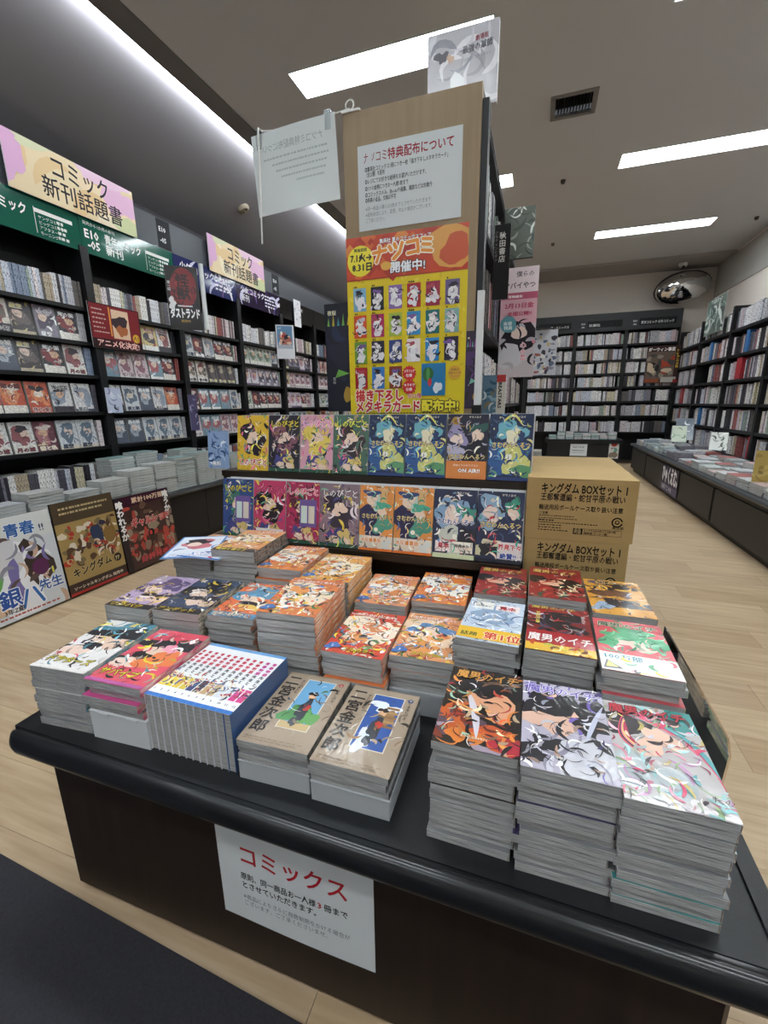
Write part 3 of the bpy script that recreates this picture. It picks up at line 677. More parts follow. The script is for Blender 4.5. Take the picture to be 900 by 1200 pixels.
stack(.0625, .795, T, H-.405, W1, L1, -1, 'darkred', '#702024', '#3a1a20', 'dark comic with large white title on red behind the lilac titled cover', 'shrink-wrapped comic in the stack under the dark red titled cover')
stack(.178, .765, T, H-.402, W1, L1, -1.4, 'mint', '#c9505a', '#5a9a78', 'rose comic with mint green patch and white band behind the pink waved cover', 'shrink-wrapped comic in the stack under the rose and mint cover', jit=.003)
stack(-.055, 1.010, T, H-.410, W1, L1, 1, 'redeye', '#6a1d1d', '#3a1414', 'dark red comic behind the icy blue cover, in front of the face-out rack', 'shrink-wrapped comic in the rear stack under the plain dark red cover')
stack(.0625, .988, T, H-.392, W1, L1, 0, 'redeye', '#6a1d1d', '#3a1414', 'dark red comic in front of the cardboard boxes', 'shrink-wrapped comic in the rear stack in front of the cardboard boxes')
stack(.181, .960, T, H-.398, W1, L1, 1.1, 'amber', '#c08a34', '#5a4a30', 'amber yellow comic with dark patches beside the cardboard boxes', 'shrink-wrapped comic in the rear stack under the amber yellow cover')
WB, LB = .124, .180
OR = '#d9743a'
for (x, y, h, a, k, bx, tl, sl_) in (
    (-.309, .772, .462, 1.4, 1, .045, 'red comic with white shapes on the near pile of the orange series', 'comic in the raised pile under the red cover'),
    (-.182, .805, .466, 2.4, 2, .05, 'orange comic with a blue patch on its cover, on a raised pile', 'comic in the raised pile with a blue patched cover'),
    (-.326, .975, .452, 4, 0, 0, 'pale orange comic behind the red one, below the face-out rack', 'comic in the rear pile under the pale orange cover'),
    (-.192, 1.000, .442, 2.8, 3, 0, 'orange comic with white shape behind the blue patched one', 'comic in the rear pile behind the blue patched one')):
    z0 = T
    if bx:
        carton(x, y-.001, T, WB, LB, bx, a, 'plain grey carton under the pile with the %s cover' % ('red' if k == 1 else 'blue patched orange')); z0 = T+bx+.0005
    stack(x, y, z0, H-h, WB, LB, a, 'shiba%d' % k, OR, '#d8602c', tl, 'wrapped orange '+sl_, t=.0135)
stack(-.455, .775, T, H-.400, .126, .181, 5, 'shiba5', OR, '#e07a30', 'orange comic topping the tallest pile with orange spines showing', 'orange comic with patterned spine in the tallest orange pile', t=.0146)
stack(-.462, .966, T, H-.405, .126, .181, 2.6, 'shiba4', '#e0a03a', '#e39a34', 'yellow orange comic with an arched title behind the tallest orange pile', 'yellow orange comic in the pile behind the tallest orange pile', t=.0146)
stack(-.598, .982, T, H-.398, .124, .180, 3.8, 'shiba6', OR, '#d8702c', 'orange comic with dog-like white shape left of the yellow orange one', 'orange comic in the rear pile beside the yellow orange pile', t=.0146)
stack(-.602, .790, T, H-.437, W1, L1, 5, 'bluedog', OR, '#c8502c', 'orange and blue comic beside the tallest orange pile', 'comic in the pile under the orange and blue cover', t=.0146)
stack(-.724, .764, T, H-.430, .117, .18, 5, 'navygold', '#2a2c36', '#22242c', 'navy and black comic with a gold title between two other piles', 'thick comic in the pile under the navy and gold cover', n=8)
stack(-.848, .752, T, H-.432, .119, .18, 4, 'purplehair', '#2b2630', '#332c3c', 'purple grey comic with yellow lettering at the table\'s outer edge', 'thick comic in the pile under the purple grey cover', n=8)
stack(-.733, .982, T, H-.362, .126, .186, 5, 'warmstack', '#d89a60', '#3a322c', 'warm orange comic on the high rear pile with black and white spines', 'comic with black and white spine in the high rear pile', t=.0146, sm=HSPD)
zf = stack(-.866, .978, T, H-.385, .118, .18, 4, 'warmstack', '#a09a94', '#55504c', 'grey wrapped comic hidden under loose blue leaflets', 'grey wrapped comic in the pile under the loose blue leaflets', t=.0146)
for i, (dx, dy, a, lab) in enumerate(((-.02, -.035, 24, 'blue and white leaflet sticking out towards the aisle on top of the rear pile'), (.045, -.02, 2, 'blue edged leaflet lying under another on the rear pile'))):
    P = Pr(.13, .185, '#4f86c4'); P.rect(.04, .03, .96, .97, '#dfe6f0'); P.blob(.5, .62, .36, .3, '#c9707c', .3); P.blob(.45, .72, .3, .16, '#241f28', .3); P.blob(.42, .6, .16, .13, '#eed2c2', .1)
    P.swirl(8, ['#5a8fd0', '#e8e4f0', '#d0426a', '#35609a'], 0, .05, 1, .5, .3, .05, 7+i); P.text('ためし読み', .1, .12, .15, '#fff', '#2c5aa8', .05, .03, .8); P.rect(0, 0, 1, .05, '#3f78c0')
    o = MB().box(-.065, -.0925, 0, .065, .0925, .0008).build('leaflet', WHITEP, None, (-.866+dx, .975+dy, zf+.0008+.0012*(1-i)+.0006), (R(1.0 if i == 0 else 0), 0, R(a)))
    tag(o, lab, 'leaflet'); link('print', P.mesh('print'), o, (-.065, -.0925, .0009))
stack(-.8125, .567, T, H-.464, .125, .183, 5, 'five', '#e2dedc', '#4f93a8', 'white and teal comic with a large number five on the outer front pile', 'comic in the outer front pile under the cover with number five', n=8)
carton(-.676, .570, T, .126, .186, .058, 3, 'white tuck-flap carton under the pink comic pile at the table front', mat('white carton', '#d2d4d6', rough=.5))
stack(-.676, .568, T+.0587, H-.466, .124, .183, 3, 'six', '#c94a8c', '#d04a70', 'pink comic with a large number six on a white carton', 'pink edged comic under the cover with number six', n=4)
carton(-.363, .578, T, .125, .188, .035, 2.6, 'grey carton under the pile of brown covers with green hills', slots=False)
carton(-.229, .576, T, .125, .188, .035, .8, 'grey carton under the pile of brown covers with blue sky', slots=False)
stack(-.363, .578, T+.0357, H-.514, .125, .188, 2.6, 'ninja_green', '#8f7d69', '#1c1a18', 'brown comic with brush lettering and green hills picture', 'wrapped brown comic under the cover with green hills picture', n=3, sm=HSPD)
stack(-.229, .576, T+.0357, H-.514, .125, .188, .8, 'ninja_blue', '#8f7d69', '#1c1a18', 'brown comic with brush lettering and blue sky picture', 'wrapped brown comic under the cover with blue sky picture', n=3, sm=HSPD)
# row of volumes standing with their spines up
ww, hh, tt = .172, .112, .0146
for i in range(12):
    b = MB(); p = .0007; wht = lin('#e8e8ea')
    pink = i >= 10
    b.box(0, 0, 0, p, ww, hh, 0, lin('#e4e6ea') if i < 11 else lin('#2d5aa0')); b.box(tt-p, 0, 0, tt, ww, hh, 0, lin('#c8ccd4') if i < 11 else lin('#3c5c8c')); b.box(p, 0, hh-p, tt-p, ww, hh, 0, wht)
    x = -.6085+i*(tt+.0002)
    o = b.build('comic_volume', [PRINT], None, (x, .485, T+.0001), (0, 0, 0))
    tag(o, '%s comic volume in the spine-up row%s' % (nth_(i+1), ['', ', pink lettering', ', pink lettering and blue back cover'][max(0, i-9)]), 'comic book', 'comics standing spine up')
    MB().box(p+.0003, .0015, .001, tt-p-.0003, ww-.0015, hh-p-.0003).build('page_block', PAGES, o)
    S_ = Pr(tt, ww, '#eceef0'); S_.rect(0, 0, 1, .05, '#2f74c4'); S_.rect(0, .95, 1, 1, '#6aa4d8')
    S_.rect(.12, .08, .88, .14, '#f8f8f8'); S_.text(str(i+1), .25, .095, .5, '#2a3a5a', wt=.04)
    S_.rect(.06, .17, .94, .36, ['#e8d23a', '#e8d23a', '#e2c84a', '#d8c04a', '#3a4a78', '#4a4450', '#c2a47a', '#c8b08a', '#d8dce2', '#cfd6e0', '#d8408c', '#d8408c'][i]); S_.swirl(12, ['#2a2a38', '#e9d9b8', '#b0404a', '#5a6a94'], .1, .2, .9, .42, 1.2, .2, i)
    S_.text('青春物語', .12, .80, .62, '#c23a50' if not pink else '#c03a8a', vert=True, wt=.05, lead=1.2); S_.text('先生と', .12, .55, .6, '#24242c', vert=True, wt=.05, lead=1.2)
    link('spine_print', S_.mesh('spine_print'), o, (0, 0, hh+.0001))

# ------------------------------------------------------------------ two-tier face-out rack behind the stacks
RACKM = mat('dark brown rack', '#231a14', rough=.35, noise=.6, nscale=8, nstretch=(1, 6, 6), col2='#35291f')
RX0, RX1 = -.97, -.016
rk = empty('display_rack', 'two-tier dark brown rack of face-out comics in front of the wooden panel', 'rack', (-.5, 1.2, T))
def rb_(b, name, m=RACKM):
    b.v = [(v[0]+.5, v[1]-1.2, v[2]-T) for v in b.v]; return b.build(name, m, rk)
ZB, ZT = H-.402, H-.203
rb_(MB().box(RX0, 1.115, T+.0002, .235, 1.335, T+.105), 'plinth'); rb_(MB().box(RX0, 1.128, T+.105, RX1, 1.335, ZB-.02), 'plinth_step')
rb_(MB().box(RX0, 1.088, ZB-.02, RX1, 1.20, ZB), 'shelf'); rb_(MB().box(RX0, 1.186, ZB, RX1, 1.194, ZT-.018), 'back_panel')
rb_(MB().box(RX0, 1.179, ZT-.018, RX1, 1.32, ZT), 'shelf'); rb_(MB().box(RX0+.05, 1.285, ZT, RX1, 1.293, ZT+.16), 'back_panel')
TILT = R(9)
def faceout(px0, px1, yp, z, h, des, lab, behind=2, grp=None):
    x0, x1 = at_y(px0, 540, yp).x, at_y(px1, 540, yp).x; w = x1-x0-.0015; t = .014
    for i in range(behind, -1, -1):
        e = MB(); p = .0007; c = lin('#d6d8da'); e.box(0, 0, 0, w, p, h, 0, c); e.box(0, t-p, 0, w, t, h, 0, c); e.box(w-p, p, 0, w, t-p, h, 0, c)
        o = e.build('comic_book', PRINT, None, (x0+.0008+i*.0015, yp+i*(t+.0015)*1.05, z+.0004+t*math.sin(TILT)), (-TILT, 0, 0))
        MB().box(.0012, p+.0002, .0012, w-p-.0003, t-p-.0002, h-.0012).build('page_block', PAGES, o)
        if i == 0:
            tag(o, lab, 'comic book', grp); link('cover_print', cover_mesh(des, w, h), o, mtx=Matrix.Translation((0, -.0001, 0)) @ FRONT)
        else: tag(o, '%s copy behind the %s' % (nth_(i), lab.replace('face-out ', '').replace(' on the', ',')), 'comic book', 'spare copies behind the face-out covers')
topr = [(277, 313.5, 'shinobi0', 'yellow comic with red title at the rack\'s end'), (313.5, 350, 'shinobi1', 'dark comic with yellow title'), (350.5, 389, 'shinobi2', 'pink comic with pale yellow patch'), (389.5, 430, 'shinobi3', 'green comic with number three'),
        (430.5, 473, 'hertz1', 'night blue comic next to the green one'), (473.5, 521, 'hertz1', 'night blue comic beside the banded one'), (522, 570, 'hertz5', 'navy comic with an orange band'), (571, 623, 'hertz1', 'night blue comic above the boxes')]
botr = [(252, 288.5, 'shinobi4', 'blue comic with a violet card and yellow title'), (289, 327.5, 'shinobi5', 'rose comic with a sample tag'), (328, 368.5, 'shinobi6', 'crimson comic with a violet card'), (369, 416.5, 'shinobi7', 'grey crowded comic with white title'),
        (417, 458.5, 'hertz2', 'orange and teal comic next to the grey one'), (459, 507, 'hertz2', 'orange and teal comic by the tagged one'), (507.5, 560, 'hertz3', 'blue comic with two sample tags'), (560.5, 618, 'hertz4', 'blue comic with red lettering by the boxes')]
for a, b_, d_, l_ in topr: faceout(a, b_, 1.19, ZT, .174, d_, 'face-out %s on the upper rack tier' % l_)
for a, b_, d_, l_ in botr: faceout(a, b_, 1.098, ZB, .183, d_, 'face-out %s on the lower rack tier' % l_)
# small blue card at the end of the upper tier
P = Pr(.085, .125, '#8fa8cc'); P.swirl(22, ['#e6eef8', '#5a78a8', '#33507c', '#b8cbe4'], 0, 0, 1, 1, .4, .07, 4); P.text('無料', .2, .08, .2, '#fff', '#33507c', .05, .03)
q = at_y(251, 551, 1.24); sheet('picture_card', 'small blue patterned card standing at the end of the rack', 'card', P, Matrix.Translation((q.x, 1.215, ZT+.0005)) @ FRONT @ Matrix.Rotation(-.1, 4, 'X'))

# ------------------------------------------------------------------ cardboard boxes
BX0, BX1, BY0, BY1 = -.0125, .2325, 1.13, 1.60
tag(MB().box(.0, 1.335, T-.02, .2345, 1.62, T+.105).build('box_stand', BLACK), 'low black stand under the cardboard boxes', 'stand')
zb = T+.1052
for i in range(2):
    e = empty('cardboard_box', ['lower brown cardboard box with black printing half hidden by comics', 'upper brown cardboard box with black printing on its front'][i], 'box', (BX0, BY0, zb))
    w, d_, h = BX1-BX0, BY1-BY0, .1515
    x0 = .002 if i == 0 else 0
    MB().box(x0, 0, 0, w-.006*(1-i), d_, h-.004).build('body', CARD, e)
    b = MB().box(x0-.0005, .0005, h-.0035, w+.0005-.006*(1-i), d_/2-.0008, h); b.build('flap', CARD, e)
    MB().box(x0-.0005, d_/2+.0008, h-.0035, w+.0005-.006*(1-i), d_, h).build('flap', CARD, e)
    P = Pr(w-.008, h-.006); K = '#181510'
    P.text('キングダム BOXセット 1', .12, .80, .112, K, wt=.03, fit=.80, res=2); P.text('王都奪還編・蛇甘平原の戦い', .12, .665, .085, K, wt=.02, fit=.79); P.text('輸送用段ボールケース取り扱い注意', .11, .50, .062, K, wt=.018, fit=.79)
    P.text('ご注意', .115, .42, .03, K, wt=.02); P.lines(.115, .385, .52, 2, .045, .008, K, 1, 14); P.lines(.115, .30, .30, 1, .04, .013, K, 2, 5); P.lines(.115, .265, .76, 1, .04, .009, K, 3, 22); P.lines(.115, .22, .42, 3, .045, .010, K, 4, 8)
    P.ell(.86, .34, .052, .052, K); P.ell(.86, .34, .038, .038, '#a98d5c'); P.ell(.86, .34, .022, .022, K); P.ell(.86, .345, .012, .012, '#a98d5c'); P.rect(.88, .325, .93, .355, '#a98d5c'); P.text('再生紙', .82, .225, .035, K, wt=.01)
    for q_ in ((.46, .095, .91, .10), (.46, .195, .91, .20), (.46, .095, .4625, .2), (.9075, .095, .91, .2)): P.rect(*q_, K)
    P.rect(.46, .095, .55, .2, K); P.text('品名', .468, .155, .035, '#c0a878', wt=.01); P.text('内容', .468, .108, .035, '#c0a878', wt=.01); P.text('キングダムBOXセット1(全10冊)', .56, .155, .026, K, wt=.01, fit=.3); P.text('雑誌扱コード 1箱', .56, .11, .026, K, wt=.01, fit=.22)
    link('box_print', P.mesh('box_print', mat('ink', attr=True, rough=.8, spec=.2)), e, mtx=Matrix.Translation((.004, -.0002, .001)) @ FRONT)
    zb += h+.0003

# ------------------------------------------------------------------ gondola behind the table with its wooden end panel
PX0, PX1, PY, PZ = -.5725, -.186, 1.345, H+.79
WOODM = mat('pale wood panel', '#a08a6b', rough=.5, noise=.55, nscale=4, nstretch=(9, 9, .5), col2='#8d7758', bump=.05, bscale=40, bstretch=(8, 8, .5))
gd = empty('gondola_shelf', 'tall double-sided gondola bookcase with a pale wooden end panel', 'bookcase', (-.38, PY, 0))
def gb(b, name, m, **k):
    b.v = [(v[0]+.38, v[1]-PY, v[2]) for v in b.v]; return b.build(name, m, gd, **k)
gb(MB().box(PX0, PY, 0.0, PX1, PY+.03, PZ), 'end_panel', WOODM)
gb(MB().box(PX1+.001, PY+.004, .0, PX1+.018, PY+.045, PZ-.035), 'upright', SHELF)
gb(MB().box(PX0+.19, PY+.03, .40, PX0+.20, 4.8, PZ-.03), 'back_panel', SHELF)
gb(MB().box(PX0+.0, 4.8, 0, PX1, 4.83, PZ-.02), 'end_panel', SHELF)
GZ = [T+.06+.262*i for i in range(6)]
for sx in (0, 1):
    xa, xb = (PX0+.2, PX1) if sx else (PX0, PX0+.19)
    for z in GZ: gb(MB().box(xa, PY+.032, z-.022, xb, 4.8, z), 'shelf', SHELF)
    for y in (2.2, 3.07, 3.93): gb(MB().box(xa, y-.012, .40, xb-.002 if sx else xb, y+.012, PZ-.05), 'upright', SHELF)
for xa, xb in ((PX0-.25, PX0), (PX1, .055)):
    gb(MB().box(xa, PY+.032+(.255 if xb > 0 else 0), T-.035, xb, 4.85, T-.001), 'deck', BLACK); gb(MB().box(xa+.03, PY+.06+(.255 if xb > 0 else 0), 0, xb-.03, 4.8, T-.035), 'deck_body', BROWN)
# title clip rail and the small parts along the panel's top edge
CLR = mat('clear plastic', '#dfe4e6', rough=.08, trans=.85, ior=1.3)
o = MB().box(-.575, PY-.004, PZ+.0005, -.52, PY+.012, PZ+.006).build('sign_holder', mat('white wire', '#e0e0dc', rough=.4)); tag(o, 'white wire sign holder reaching out from the top of the wooden panel', 'sign holder')
wl = at_y(307, 160, PY)
MB().tube([(-.55, PY, PZ+.010), (-.62, PY-.002, PZ+.004), (-.74, PY-.002, PZ-.008), (wl.x, PY-.002, wl.z+.012)], .0022, 6).build('wire', MATS['white wire'], o)
MB().tube([(-.55+.012*math.cos(a), PY, PZ+.018+.012*math.sin(a)) for a in [i*.42 for i in range(16)]], .0022, 6).build('wire_loop', MATS['white wire'], o)
rod_b = at_y(313, 289, PY)
MB().tube([(wl.x+.004, PY-.004, wl.z+.009), (wl.x+.004, PY-.024, wl.z+.009), (wl.x+.004, PY-.026, wl.z-.004), (rod_b.x, PY-.026, rod_b.z)], .0026, 6).build('hanging_rod', MATS['white wire'], o)
c0, c1, c2 = at_y(300, 164, PY), at_y(398, 146, PY), at_y(303, 259, PY)
P = Pr((c1-c0).length, c0.z-c2.z).grid_bg('#d9dedd')
P.text('ナツコミ特典配布について', .06, .76, .085, '#a9b0b2', wt=.01, fit=.8, mirror=True)
for i, (y, f_) in enumerate(((.66, .8), (.58, .7), (.50, .66), (.42, .6), (.34, .42))): P.lines(.93-f_, y, .93, 1, .1, .018, '#b4babc', i, 18)
m_ = frame_mtx(Vector((c0.x, PY-.011, c2.z+.004)), Vector((c1.x, PY-.011, c2.z+.016)), Vector((c0.x, PY-.011, c0.z+.004)))
paper('paper_sheet', 'back of a white paper sheet clipped to the wire beside the wooden panel', P, m_, .006)
for k, q in enumerate(((306, 165), (386, 141))):
    p = at_y(*q, PY); e = empty('plastic_clip', 'clear plastic clip at the sheet\'s %s corner' % ('outer', 'inner')[k], 'clip', (p.x, PY-.006, p.z))
    MB().box(-.009, -.008, -.028, .009, -.004, .02).build('jaw', CLR, e); MB().box(-.009, .006, -.028, .009, .010, .02).build('jaw', CLR, e); MB().tube([(0, -.004, .014), (0, .008, .014)], .009, 10).build('pivot', CLR, e)

# notice on the panel
q0, q1, q2 = at_y(419, 173, PY), at_y(542, 149, PY), at_y(421, 273, PY)
P = Pr(.297, .213).grid_bg('#d5d9da')
P.text('ナツコミ', .05, .80, .098, '#8e2030', wt=.005, fit=.24, res=2); P.text('特典配布について', .30, .80, .098, '#9c1f30', wt=.018, fit=.62, res=2)
for i, s_ in enumerate(('◎集英社コミックス1冊につき一枚「描き下ろしメタキラカード」', '（全22種）を配布', '◎レジにてお好きな絵柄をお選びいただけます。', '◎1つの絵柄につきお一人様1枚まで', '◎コミックスのみ。JBooksや画集、雑誌などは対象外', '◎特典の返品、交換は不可')):
    P.text(s_, .07, (.695, .635, .555, .475, .40, .335)[i], .045, '#1b1c20', wt=.014, fit=(.80, .2, .60, .43, .66, .31)[i])
for i, s_ in enumerate(('※同一商品の購入は3冊までとさせていただきます。', '※配布状況により、変更、中止の場合がございます。', 'ご了承ください。')): P.text(s_, .07, (.235, .165, .095)[i], .042, '#7e8488', fit=(.66, .66, .2)[i])
paper('notice', 'white paper notice with red heading taped high on the wooden panel', P, Matrix.Translation((q0.x, PY-.0012, q2.z+.002)) @ FRONT, .002)

# yellow campaign poster: cards become plain colour patches, the mascot and the QR code are left out
q0, q1, q2 = at_y(410, 273, PY), at_y(552, 259, PY), at_y(413, 485, PY)
P = Pr(.364, .512, '#e8cf22'); P.swirl(70, ['#f0db4a', '#dcc01c'], 0, 0, 1, .8, .05, .02, 5)
P.rect(0, .775, 1, 1, '#cf4a2a'); g = random.Random(8)
for i in range(34):
    x, y, r_ = g.uniform(0, 1), g.uniform(.78, 1), g.uniform(.03, .07); P.quad([(x-r_, y), (x, y-r_*.7), (x+r_, y), (x, y+r_*.7)], g.choice(['#dd6a34', '#b93a26', '#e58a3e', '#c23f2c']))
P.rect(0, .772, 1, .778, '#a83a22')
P.blob(.86, .9, .2, .14, '#e0a04c', .2); P.blob(.9, .88, .11, .11, '#c9562f', .2)
P.ell(.125, .875, .115, .115, '#f1e23a'); P.text('開催期間', .07, .925, .028, '#222', wt=.02); P.text('7.1火→', .035, .875, .068, '#1a1814', wt=.04, fit=.185); P.text('8.31日', .05, .825, .068, '#1a1814', wt=.04, fit=.17)
P.text('集英社 夏のコミックスフェア', .29, .955, .036, '#fff', '#7a2a18', .05, .02, .42)
for i, (ch, x, y, s_) in enumerate((('ナ', .225, .855, .145), ('ツ', .36, .86, .155), ('コ', .50, .875, .14), ('ミ', .615, .875, .14))): P.text(ch, x, y, s_, '#ef9434', '#fbf3dc', .055, .05, rot=6)
P.text('開催中!', .375, .80, .085, '#fff', '#2a1a14', .06, .03, .29); P.ell(.345, .835, .045, .032, '#e8b04a')
cards = [['#7fb0cc', '#23242c', '#8a6aa8', '#b0242c', '#9c2c46', '#6a5a86'], ['#d9562e', '#b32a62', '#a8c04c', '#3a8ec4', '#1f6f74', '#86b0a8'], ['#6f9a3c', '#2a2a40', '#3a4a86', '#e9dfe0', '#2f86c4', '#2b2640'], ['#a8222a', '#3a78c0', '#8a3a24']]
for r_, rowc in enumerate(cards):
    for c_, cc in enumerate(rowc):
        x0, y0 = .055+.155*c_, .605-.148*r_; P.rect(x0, y0, x0+.112, y0+.126, cc); P.blob(x0+.056, y0+.045, .043, .052, '#e9e6ea', .4, r_*7+c_); P.blob(x0+.056, y0+.085, .026, .028, '#f4f2f2', .35, c_+r_); P.blob(x0+.05+.02*math.sin(c_*3+r_), y0+.100, .034, .018, ['#2a2630', '#c9c4d0', '#7a5a9c', '#b04a5a', '#e0d8dc'][(c_*2+r_) % 5], .3, c_)
        P.swirl(9, ['#f4f2f2', '#2a2a34', cc, '#d8d0dc', '#4a4458'], x0+.02, y0+.02, x0+.09, y0+.10, .05, .012, r_*9+c_)
        P.lines(x0+.01, y0+.130, x0+.10, 1, .1, .011, '#3a3420', c_, 6)
for (x, y, s_) in ((.54, .245, 'メタリック'), (.54, .165, 'キラキラ')): P.burst(x, y, .062, '#cf2f2c'); P.text(s_, x-.045, y+.005, .028, '#fff', wt=.02, fit=.09); P.text('仕様', x-.03, y-.02, .028, '#fff', wt=.02)
P.rect(.645, .115, .845, .295, '#1f78ac'); P.blob(.70, .235, .045, .058, '#2f6a3c', .05); P.blob(.70, .235, .015, .056, '#4f9a4c', .05); P.blob(.715, .19, .018, .03, '#c8343c', .1); P.blob(.78, .16, .035, .045, '#dfe6ec', .25)
P.burst(.92, .24, .058, '#dfa83a', 24); P.text('詳細は', .89, .25, .022, '#333', fit=.06); P.text('特設サイトを', .872, .232, .02, '#333', fit=.095); P.text('チェック', .885, .214, .02, '#333', fit=.07)
P.text('描き下ろし', .055, .092, .105, '#d2322e', '#fdf6e6', .07, .05, .43); P.text('全22種', .525, .105, .04, '#cf2f2c', '#fff', .04, .02)
P.text('メタキラカード', .05, .026, .105, '#d2322e', '#fdf6e6', .07, .05, .58); P.text('配布中!', .645, .03, .10, '#f3e13a', '#2a2418', .07, .05, .31)
P.lines(.06, .012, .95, 1, .1, .008, '#4a4420', 5, 30)
pst = sheet('campaign_poster', 'yellow and orange campaign poster with a grid of small cards on the wooden panel', 'poster', P, Matrix.Translation((q2.x-.004, PY-.0012, q2.z-.006)) @ FRONT, .0008, m=mat('glossy poster', attr=True, rough=.35, coat=.3, coat_rough=.2))

# wrapped book standing on top of the panel
a0, a1, a2 = at_y(501, 110, 1.44), at_y(583, 90, 1.44), at_y(501, 57, 1.44)
P = Pr(a1.x-a0.x, .185, '#bcbac0'); P.swirl(14, ['#d4d2d8', '#a3a0a8', '#e6e4e8', '#8f8d98'], 0, 0, 1, 1, .5, .07, 6); P.blob(.2, .7, .08, .08, '#5c5a64', .5); P.blob(.33, .66, .05, .05, '#c9a68a', .3); P.blob(.4, .2, .16, .2, '#eef0f2', .4)
P.text('最強の軍師', .5, .68, .10, '#3a3640', wt=.03, fit=.42, rot=3); P.text('劇場版', .68, .80, .07, '#7a2436', wt=.04, fit=.18, rot=3); P.text('公式ビジュアルガイド', .52, .58, .04, '#55525a', fit=.38, rot=3)
e = MB().box(0, 0, 0, P.w, .016, .185).build('visual_book', mat('book white', '#d2d2d4', rough=.5), None, (a0.x, 1.44, PZ+.001)); tag(e, 'pale grey wrapped book standing on top of the gondola', 'book')
link('cover_print', P.mesh('cover_print'), e, mtx=Matrix.Translation((0, -.0002, 0)) @ FRONT)
gb(MB().box(PX0, PY+.03, PZ-.025, PX1, 4.83, PZ-.0005), 'top_board', SHELF)

# standees and strips on both sides of the panel
def dark_standee(px, yb_, name, label, cols, w, h, title, hcol):
    P = Pr(w, h, cols[0]); P.blob(.55, .62, .5, .9, cols[1], .2); P.swirl(9, cols, 0, .1, 1, .9, .8, .22, len(label))
    for i in range(5): P.quad([(.1+.2*i, .80), (.2+.2*i, .80), (.16+.2*i, .88+.03*(i % 2))], hcol[i % len(hcol)])
    P.quad([(.35, .32), (.95, .36), (.5, .40)], hcol[0]); P.blob(.85, .16, .16, .3, '#b8923a', .1); P.text(title, .12, .90, .18, '#e6e2c0', wt=.02); P.text(title, .25, .30, .13, '#cfd0c8', vert=True)
    return P
p = at_y(384, 482, 1.36)
P = dark_standee(0, 0, '', 'x', ['#14182a', '#1f2236', '#24304e', '#181a26'], .085, .33, '夜桜', ['#6fae4a', '#c8b83a', '#3f8fa8'])
sheet('standee', 'dark holographic standee at the aisle side of the wooden panel', 'standee', P, Matrix.Translation((-.664, 1.365, H-.02)) @ FRONT, .003, m=PRINT)
P = dark_standee(0, 0, '', 'xy', ['#2c1f3e', '#4a2c66', '#6a3a86', '#1c1626'], .034, .215, '魔', ['#7ac0a8', '#b05ac0'])
sheet('standee', 'narrow purple standee beside the yellow poster', 'standee', P, Matrix.Translation((PX1-.022, PY-.002, H-.015)) @ FRONT, .0015, m=PRINT)
w0, w1 = at_y(565, 333, 1.33), at_y(572, 470, 1.33)
tag(MB().box(PX1+.008, 1.325, H-.005, PX1+.026, 1.342, H+.30).build('white_rail', mat('white plastic', '#dedfdf', rough=.4)), 'upright white plastic rail beside the yellow poster', 'rail')
tag(MB().box(PX1+.003, 1.318, H-.045, PX1+.03, 1.342, H-.006).build('rail_foot', SHELF), 'black foot under the white plastic rail', 'bracket')
# goods along the gondola's right side
def spine_colors(g):
    return g.choice(['#e6e4e2', '#dcdadc', '#e9e6e4', '#d9d9de', '#c6c6cc', '#e2d8da', '#efece8', '#b8b6bc', '#cdb4ba', '#e6dcde', '#c6ccd8', '#8a8690', '#55525c', '#a05a56', '#cfc5a8', '#8492a8', '#3a3840', '#e6e6ea', '#6a6460', '#9aa89c', '#2c2b30', '#b8a890'])
_sb = {}
def spine_book_mesh(t, h, d, c):
    k = (t, h, d, c)
    if k not in _sb:
        b = MB(); C = lin(c); b.box(-t/2, -d, 0, t/2, 0, h, {'': 0, '+z': 1, '-y': 1}, C); _sb[k] = b.mesh('spine_comic', [SPINE, PAGESFAR])
    return _sb[k]       # spine faces +y, back to -y
ACC = []
def spine_stuff(name, label, rows, seed, cat='books'):
    """rows: (origin, direction along the row, outward normal, length, book height)"""
    g = random.Random(seed); b = MB()
    for o_, u, n_, ln, hh_ in rows:
        s_ = 0; base = spine_colors(g); run = 0
        while s_ < ln-.02:
            if run <= 0: base = spine_colors(g); run = g.choice((1, 2, 3, 5, 8)); ht = hh_*g.uniform(.84, 1.0)
            run -= 1; t = g.uniform(.011, .018)
            pz = Vector(o_)+Vector(u)*s_
            jump = [q for q in ACC if abs(q[0]-pz.z) < .01 and q[1]-.02 < pz.y < q[2] and pz.x > 1.9]
            if jump: s_ += jump[0][2]-pz.y+.003; continue
            x = Vector(o_)+Vector(u)*s_; y2 = Vector(n_)*g.uniform(-.006, .004)
            M4 = Matrix.Identity(4); 
            for i in range(3): M4[i][0], M4[i][1], M4[i][2], M4[i][3] = u[i], n_[i], (0, 0, 1)[i], (x+y2)[i]
            c = lin(base) if g.random() < .9 else lin(spine_colors(g))
            b.obox(M4, 0, -.11, .0005, t-.0004, 0, ht, c=c); s_ += t
            if g.random() < .025: s_ += g.uniform(.02, .05)
    o = b.build(name, SPINE); tag(o, label, cat, kind='stuff'); return o
rows = []
for z in GZ[:5]:
    for y0, y1 in ((PY+.05, 2.18), (2.215, 3.05), (3.085, 3.91), (3.945, 4.77)): rows.append(((PX1-.005, y0, z), (0, 1, 0), (1, 0, 0), y1-y0, .18))
spine_stuff('spine_comics', 'comics packed on the aisle side of the gondola behind the wooden panel', rows, 5)
